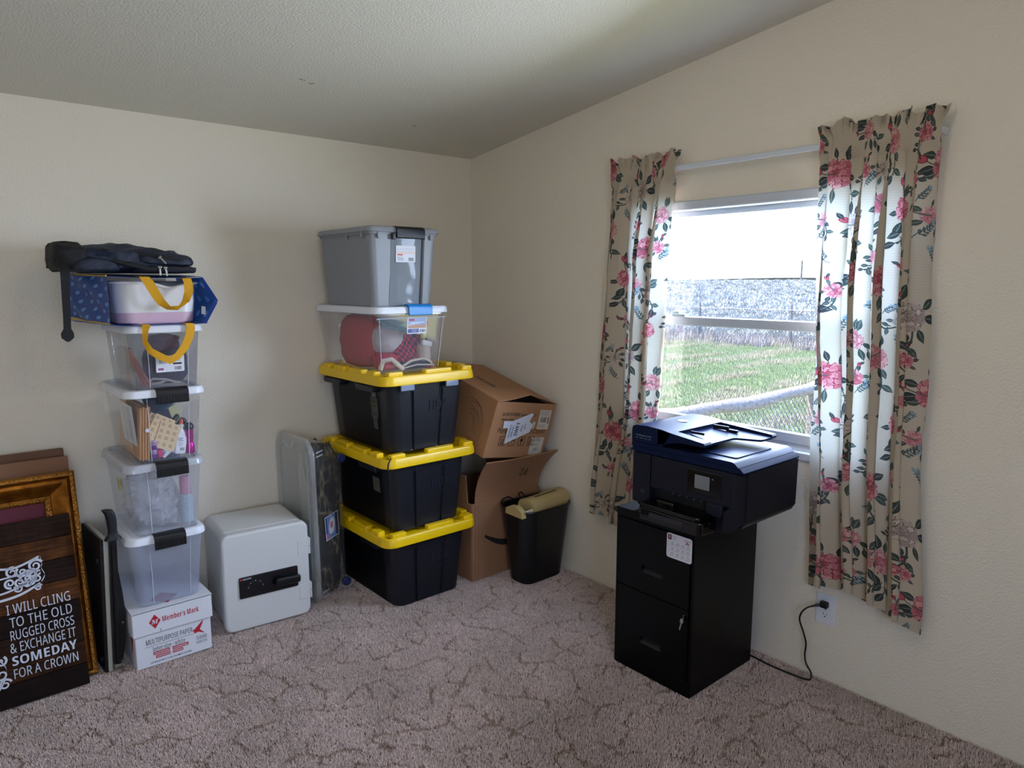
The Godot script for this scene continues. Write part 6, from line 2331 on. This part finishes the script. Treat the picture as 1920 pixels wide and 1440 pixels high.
func printer_corner() -> void:
	# --- filing cabinet: its own z axis points at the viewer, i.e. to -x of the room
	var black := mat("black cabinet steel", H("050506"), 0.42)
	black.metallic_specular = 0.3
	var gap := mat("cabinet gap", H("050506"), 0.9)
	var t := thing("filing_cabinet", "black two-drawer steel filing cabinet under the printer", "filing cabinet", V(-0.312, 0, 1.822), -PI / 2)
	var w := 0.372
	var d := 0.43
	var h := 0.662
	var b := MB.new()
	var zf := d / 2
	for q in [[V(-w / 2 + 0.006, h / 2, -0.002), V(0.012, h, d - 0.004)], [V(w / 2 - 0.006, h / 2, -0.002), V(0.012, h, d - 0.004)], [V(0, h / 2, -d / 2 + 0.004), V(w - 0.02, h, 0.008)], [V(0, h - 0.004, -0.002), V(w - 0.016, 0.008, d - 0.004)], [V(0, 0.03, zf - 0.006), V(w - 0.016, 0.06, 0.008)], [V(0, h - 0.018, zf - 0.006), V(w - 0.02, 0.034, 0.008)]]:
		b.rbox(q[0], q[1], 0.0025, 1, 1)
	obj("cabinet_body", b, black, t)
	b = MB.new()
	b.box(V(0, h / 2, zf - 0.016), V(w - 0.026, h - 0.02, 0.004))
	obj("cabinet_inside", b, gap, t)
	for k in 2:
		var y0 := 0.064 if k == 0 else 0.3475
		var y1 := 0.3435 if k == 0 else 0.624
		var mid := (y0 + y1) / 2
		var dr := Node3D.new()
		dr.name = "drawer"
		t.add_child(dr, true)
		var dw := w - 0.031
		# a drawer front with the recessed pull cut out of it
		var py := 0.15 if k == 0 else 0.445
		var pw := 0.098
		var ph := 0.03
		b = MB.new()
		var zt := zf - 0.004
		var rings := []
		for q in [[dw, y0, y1, -0.006], [dw, y0, y1, 0.0045], [dw - 0.003, y0 + 0.0015, y1 - 0.0015, 0.006], [pw + 0.003, py - ph / 2 - 0.0015, py + ph / 2 + 0.0015, 0.006], [pw, py - ph / 2, py + ph / 2, 0.0045], [pw, py - ph / 2, py + ph / 2, -0.014]]:
			rings.append(PackedVector3Array([V(q[0] / 2, q[1], zt + q[3]), V(q[0] / 2, q[2], zt + q[3]), V(-q[0] / 2, q[2], zt + q[3]), V(-q[0] / 2, q[1], zt + q[3])]))
		b.loft(rings, false, false)
		obj("drawer_front", b, black, dr)
		b = MB.new()
		b.box(V(0, py, zf - 0.02), V(pw + 0.004, ph + 0.004, 0.003))
		b.quad(V(-pw / 2, py - ph / 2, zf + 0.002), V(pw / 2, py - ph / 2, zf + 0.002), V(pw / 2, py + 0.002, zf - 0.0185), V(-pw / 2, py + 0.002, zf - 0.0185))
		obj("drawer_pull", b, mat("dark grey pull", H("1b1b1f"), 0.4), dr)
	b = MB.new()
	b.x = Transform3D(Basis(V(1, 0, 0), V(0, 0, -1), V(0, 1, 0)), V(w / 2 - 0.028, 0.318, zf + 0.002))
	b.lathe([Vector2(0.0095, 0.0), Vector2(0.0095, 0.006), Vector2(0.007, 0.008)], 18)
	var steel := mat("nickel lock", H("c9c8c2"), 0.25, 0.9)
	obj("lock", b, steel, t)
	b = MB.new()
	b.x = Transform3D(Basis(V(0, 0, 1), -0.22), V(w / 2 - 0.033, 0.30, zf + 0.016))
	b.rbox(V(0, 0.006, 0), V(0.014, 0.016, 0.002), 0.005, 1, 3, 0.0005)
	b.rbox(V(0, -0.016, 0), V(0.006, 0.032, 0.002), 0.001, 1, 1, 0.0005)
	b.rbox(V(0.001, 0.016, -0.004), V(0.005, 0.008, 0.014), 0.001, 1, 1)
	obj("key", b, steel, t)
	# --- calendar magnet
	var r := RandomNumberGenerator.new()
	r.seed = 21
	var im := blank(256, 248, H("d6d4da"))
	im.fill_rect(Rect2i(12, 14, 36, 52), H("2c1c26"))
	im.fill_rect(Rect2i(22, 20, 16, 34), H("b9707c"))
	lines(im, 56, 16, 52, 7, 7, H("77727c"), r, 2)
	for c in [Vector2(208, 50), Vector2(198, 62), Vector2(219, 62)]:
		dab(im, c, Vector2(9, 6.5), 0.3, H("a81d2c"), H("a81d2c"))
	for yy in 3:
		for xx in 4:
			var ox := 36 + xx * 53
			var oy := 86 + yy * 53
			im.fill_rect(Rect2i(ox + 14, oy, 22, 4), H("4b474f"))
			for a in 6:
				for e in 7:
					if not (a == 0 and e < (xx + yy * 3) % 6) and not (a == 5 and e > 1):
						im.fill_rect(Rect2i(ox + 2 + e * 6, oy + 8 + a * 6, 4, 3), H("9a97a0"))
	var cal := thing("calendar_magnet", "white calendar magnet on the upper drawer of the filing cabinet", "calendar", V(-0.5325, 0.579, 1.948), -PI / 2)
	card("calendar_sheet", V(0, 0, 0.001), V(0.112, 0, 0), V(0, 0.095, 0), printed("calendar print", im), cal, 0.0012, 0.009)
	var inkc := mat("calendar ink", H("4b474f"), 0.7)
	for k in 4:
		lettering(cal, "2021"[k], inkc, V(-0.0485, 0.013 - 0.0125 * k, 0.0026), V(0.004, 0, 0), V(0, 0.0068, 0))
	lettering(cal, "State Farm", mat("red calendar ink", H("b02836"), 0.7), V(0.037, 0.035, 0.0026), V(0.028, 0, 0), V(0, 0.005, 0), font("Droid Sans", 700))

	# --- printer
	var body := mat("dark printer plastic", H("1b1c25"), 0.40)
	var top := mat("printer lid plastic", H("172039"), 0.38)
	for m in [body, top]:
		m.metallic_specular = 0.28 if m == body else 0.12
	var gloss := mat("glossy printer black", H("08080a"), 0.12)
	t = thing("printer", "black all-in-one office printer standing on the filing cabinet", "printer", V(-0.325, h + 0.001, 1.94), -PI / 2)
	b = MB.new()   # main body: the front outline pushed back, sides drawn in at the foot
	b.extrude(PackedVector2Array([Vector2(-0.205, 0.0), Vector2(0.16, 0.0), Vector2(0.225, 0.035), Vector2(0.24, 0.06), Vector2(0.242, 0.236), Vector2(-0.242, 0.236), Vector2(-0.242, 0.05), Vector2(-0.235, 0.02)]), -0.19, 0.155)
	obj("printer_body", b, body, t)
	# front: left column, upper door with the screen, the paper mouth
	b = MB.new()
	b.rbox(V(-0.199, 0.135, 0.168), V(0.084, 0.20, 0.034), 0.006, 2, 3)
	obj("side_cover", b, body, t)
	b = MB.new()
	b.x = Transform3D(Basis(V(0, 0, -1), V(0, 1, 0), V(1, 0, 0)), Vector3.ZERO)
	b.extrude(PackedVector2Array([Vector2(0.15, 0.105), Vector2(0.198, 0.112), Vector2(0.19, 0.235), Vector2(0.15, 0.236)]), -0.168, 0.154)
	b.x = Transform3D.IDENTITY
	var door := MB.new()
	door.rbox(V(0.03, 0.172, 0.170), V(0.366, 0.126, 0.036), 0.01, 2, 3, 0.006)
	obj("front_door", door, body, t)
	b = MB.new()
	b.extrude(PackedVector2Array([Vector2(0.168, 0.012), Vector2(0.206, 0.03), Vector2(0.236, 0.06), Vector2(0.238, 0.232), Vector2(0.213, 0.232), Vector2(0.208, 0.12), Vector2(0.17, 0.09)]), 0.145, 0.184)
	obj("corner_cover", b, body, t)
	b = MB.new()
	b.rbox(V(0.09, 0.176, 0.187), V(0.142, 0.086, 0.006), 0.006, 1, 3, 0.002)
	var panel := obj("control_panel", b, gloss, t)
	b = MB.new()
	b.rbox(V(0.082, 0.178, 0.1905), V(0.062, 0.05, 0.002), 0.002, 1, 2, 0.0008)
	obj("screen", b, mat("grey idle screen", H("77787c"), 0.3), panel)
	b = MB.new()
	b.rbox(V(0.125, 0.198, 0.1905), V(0.006, 0.003, 0.001), 0.001, 1, 1, 0.0004)
	obj("status_light", b, mat("blue status print", H("8a93d8"), 0.4), panel)
	b = MB.new()
	b.box(V(0.0, 0.082, 0.155), V(0.25, 0.06, 0.004))
	obj("output_mouth", b, mat("printer inside", H("040405"), 0.7), t)
	b = MB.new()
	for k in 7:
		b.rbox(V(-0.05 + 0.031 * k, 0.106, 0.178), V(0.006, 0.006, 0.008), 0.002, 1, 2)
	obj("eject_roller", b, mat("grey roller", H("5a5c62"), 0.4), t)
	b = MB.new()
	b.rbox(V(0.128, 0.088, 0.172), V(0.07, 0.05, 0.03), 0.012, 2, 3)
	obj("lower_cover", b, body, t)
	# output tray and paper cassette
	b = MB.new()
	b.rbox(V(-0.015, 0.058, 0.205), V(0.262, 0.016, 0.105), 0.018, 2, 4, 0.004)
	obj("output_tray", b, gloss, t)
	b = MB.new()
	b.rbox(V(-0.05, 0.074, 0.215), V(0.075, 0.022, 0.03), 0.006, 2, 3)
	obj("paper_stop", b, gloss, t)
	b = MB.new()
	b.rbox(V(-0.012, 0.026, 0.206), V(0.282, 0.05, 0.11), 0.02, 2, 4, 0.006)
	obj("paper_cassette", b, gloss, t)
	b = MB.new()
	b.rbox(V(-0.02, 0.03, 0.2612), V(0.15, 0.018, 0.003), 0.006, 1, 3, 0.001)
	obj("cassette_grip", b, mat("cassette grey", H("23242a"), 0.25), t)
	b = MB.new()
	b.rbox(V(0.168, 0.022, 0.157), V(0.016, 0.016, 0.001), 0.001, 1, 1, 0.0003)
	b.rbox(V(0.168, 0.022, 0.1572), V(0.012, 0.012, 0.0015), 0.001, 1, 1, 0.0003)
	obj("wireless_mark", b, mat("pale printer print", H("9aa0a8"), 0.5), t)
	# scanner lid with its slanted right-hand end
	b = MB.new()
	b.x = Transform3D(Basis(V(1, 0, 0), V(0, 1, 0), V(0, 0, 1)), Vector3.ZERO)
	b.extrude(PackedVector2Array([Vector2(-0.243, 0.238), Vector2(0.243, 0.238), Vector2(0.243, 0.243), Vector2(0.226, 0.2575), Vector2(-0.243, 0.2575)]), -0.19, 0.186)
	obj("scanner_base", b, top, t)
	b = MB.new()
	b.extrude(PackedVector2Array([Vector2(-0.243, 0.259), Vector2(0.2245, 0.259), Vector2(0.208, 0.272), Vector2(0.196, 0.276), Vector2(-0.243, 0.276)]), -0.19, 0.19)
	var sl := obj("scanner_lid", b, top, t)
	b = MB.new()
	b.rbox(V(0.10, 0.278, 0.02), V(0.17, 0.004, 0.24), 0.01, 1, 3, 0.0015)
	obj("output_plate", b, top, sl)
	# document feeder: a humped block on the left, two rails to the right with the feed tray between them
	b = MB.new()
	b.extrude(PackedVector2Array([Vector2(-0.243, 0.278), Vector2(-0.243, 0.325), Vector2(-0.238, 0.337), Vector2(-0.225, 0.342), Vector2(-0.17, 0.3455), Vector2(-0.10, 0.341), Vector2(-0.062, 0.335), Vector2(-0.075, 0.308), Vector2(-0.1, 0.278)]), -0.165, 0.19)
	var adf := obj("document_feeder", b, top, t, 30)
	for q in [[0.146, 0.19, 0.088], [-0.165, -0.135, 0.165]]:
		b = MB.new()
		b.extrude(PackedVector2Array([Vector2(-0.12, 0.282), Vector2(-0.12, 0.341), Vector2(-0.062, 0.335), Vector2(q[2] - 0.006, 0.320), Vector2(q[2], 0.314), Vector2(q[2] - 0.002, 0.306), Vector2(-0.02, 0.304), Vector2(-0.06, 0.296)]), q[0], q[1])
		obj("feeder_rail", b, top, adf, 30)
	b = MB.new()
	b.sheet(func(u, v): return V(lerpf(-0.09, 0.075 + 0.088 * smoothstep(0.55, 0.75, v), u), lerpf(0.322, 0.311, u), lerpf(0.146, -0.136, v)), 8, 22, 0.008)
	obj("feeder_tray", b, top, adf, 30)
	b = MB.new()
	b.rbox(V(-0.02, 0.328, -0.075), V(0.07, 0.016, 0.008), 0.003, 2, 2)
	b.rbox(V(0.03, 0.322, -0.075), V(0.05, 0.01, 0.012), 0.003, 2, 2)
	b.rbox(V(-0.02, 0.327, 0.08), V(0.06, 0.01, 0.008), 0.003, 2, 2)
	obj("paper_guide", b, body, adf)
	b = MB.new()
	b.x = Transform3D(Basis(V(1, 0, 0), V(0, 0, -1), V(0, 1, 0)), Vector3.ZERO)
	b.x = Transform3D(Basis(V(0, 0, 1), -0.03), V(-0.145, 0.3448, 0.0))
	b.lathe([Vector2(0.019, 0.0), Vector2(0.019, 0.0008)], 26)
	var em := obj("emblem", b, mat("silver emblem", H("c9ccd4"), 0.3), adf)
	lettering(em, "hp", mat("dark emblem print", H("20222a"), 0.4), V(-0.145, 0.3462, 0.0), V(0.018, -0.0005, 0), V(0, 0, -0.018), font("Droid Sans", 700), 0.25)
	var pale := mat("pale printer print", H("9aa0a8"), 0.5)
	lettering(t, "HP OfficeJet Pro 8720", pale, V(-0.186, 0.3045, 0.1906), V(0.074, 0, 0), V(0, 0.0065, 0))
	for k in 4:
		lettering(t, ["PRINT", "FAX", "SCAN", "COPY"][k], pale, V(-0.217 + 0.02 * k, 0.2945, 0.1906), V(0.013, 0, 0), V(0, 0.0034, 0))
	b = MB.new()
	b.rbox(V(-0.23, 0.09, 0.186), V(0.01, 0.0026, 0.0016), 0.0006, 1, 1, 0.0004)
	b.rbox(V(-0.187, 0.086, 0.1855), V(0.022, 0.016, 0.0016), 0.006, 1, 3, 0.0004)
	obj("usb_cover", b, mat("dark grey pull", H("1b1b1f"), 0.4), t)

	# --- wall outlet, plug and cord
	var plate := mat("white outlet plastic", H("dfe0e6"), 0.35)
	t = thing("wall_outlet", "white duplex wall outlet low on the wall by the curtain", "outlet", V(0.0, 0.288, 2.262), -PI / 2)
	b = MB.new()
	b.rbox(V(0, 0, 0.003), V(0.076, 0.122, 0.006), 0.004, 2, 3, 0.003)
	obj("cover_plate", b, plate, t)
	var slot := mat("outlet slot", H("1a1a1c"), 0.8)
	for y in [0.021, -0.021]:
		b = MB.new()
		b.x = Transform3D(Basis(V(1, 0, 0), V(0, 0, -1), V(0, 1, 0)), V(0, y, 0.006))
		b.loft([MB.rr(0.034, 0.029, 0.012, -0.002, 5), MB.rr(0.034, 0.029, 0.012, 0.0012, 5), MB.rr(0.032, 0.027, 0.011, 0.0018, 5)])
		var rc := obj("receptacle", b, plate, t)
		b = MB.new()
		b.box(V(-0.0065, y + 0.003, 0.0079), V(0.0022, 0.008, 0.0006))
		b.box(V(0.0065, y + 0.003, 0.0079), V(0.0022, 0.0065, 0.0006))
		b.rbox(V(0.0, y - 0.008, 0.0079), V(0.005, 0.005, 0.0006), 0.002, 1, 3, 0.0002)
		obj("socket_slot", b, slot, rc)
	b = MB.new()
	b.x = Transform3D(Basis(V(1, 0, 0), V(0, 0, -1), V(0, 1, 0)), V(0, 0, 0.006))
	b.lathe([Vector2(0.0032, 0.0), Vector2(0.003, 0.001)], 12)
	obj("plate_screw", b, steel, t)
	t = thing("power_cord", "black power cord from the wall outlet down behind the filing cabinet", "cord", V(0, 0, 0))
	var rubber := mat("black cord rubber", H("0b0b0d"), 0.5)
	b = MB.new()
	b.rbox(V(-0.020, 0.312, 2.262), V(0.024, 0.026, 0.03), 0.006, 2, 3)
	obj("plug", b, rubber, t)
	b = MB.new()
	var key := [V(-0.022, 0.308, 2.252), V(-0.036, 0.302, 2.232), V(-0.05, 0.29, 2.21), V(-0.056, 0.265, 2.192), V(-0.052, 0.23, 2.184), V(-0.04, 0.18, 2.196), V(-0.03, 0.13, 2.205), V(-0.03, 0.085, 2.203), V(-0.04, 0.055, 2.215), V(-0.05, 0.03, 2.242), V(-0.06, 0.008, 2.245), V(-0.07, 0.005, 2.225), V(-0.075, 0.005, 2.18), V(-0.08, 0.005, 2.11), V(-0.072, 0.005, 2.02), V(-0.06, 0.02, 1.95), V(-0.055, 0.2, 1.93), V(-0.055, 0.70, 1.93), V(-0.10, 0.72, 1.93), V(-0.14, 0.725, 1.93)]
	var fine := []
	for i in key.size() - 1:
		for j in 5:
			fine.append((key[i] as Vector3).cubic_interpolate(key[i + 1], key[maxi(i - 1, 0)], key[mini(i + 2, key.size() - 1)], j / 5.0))
	fine.append(key[-1])
	var rad := []
	for k in fine.size():
		rad.append(0.0036 + 0.0035 * maxf(0.0, 1.0 - k / 8.0))
	b.tube(fine, rad, 8)
	obj("cable", b, rubber, t)
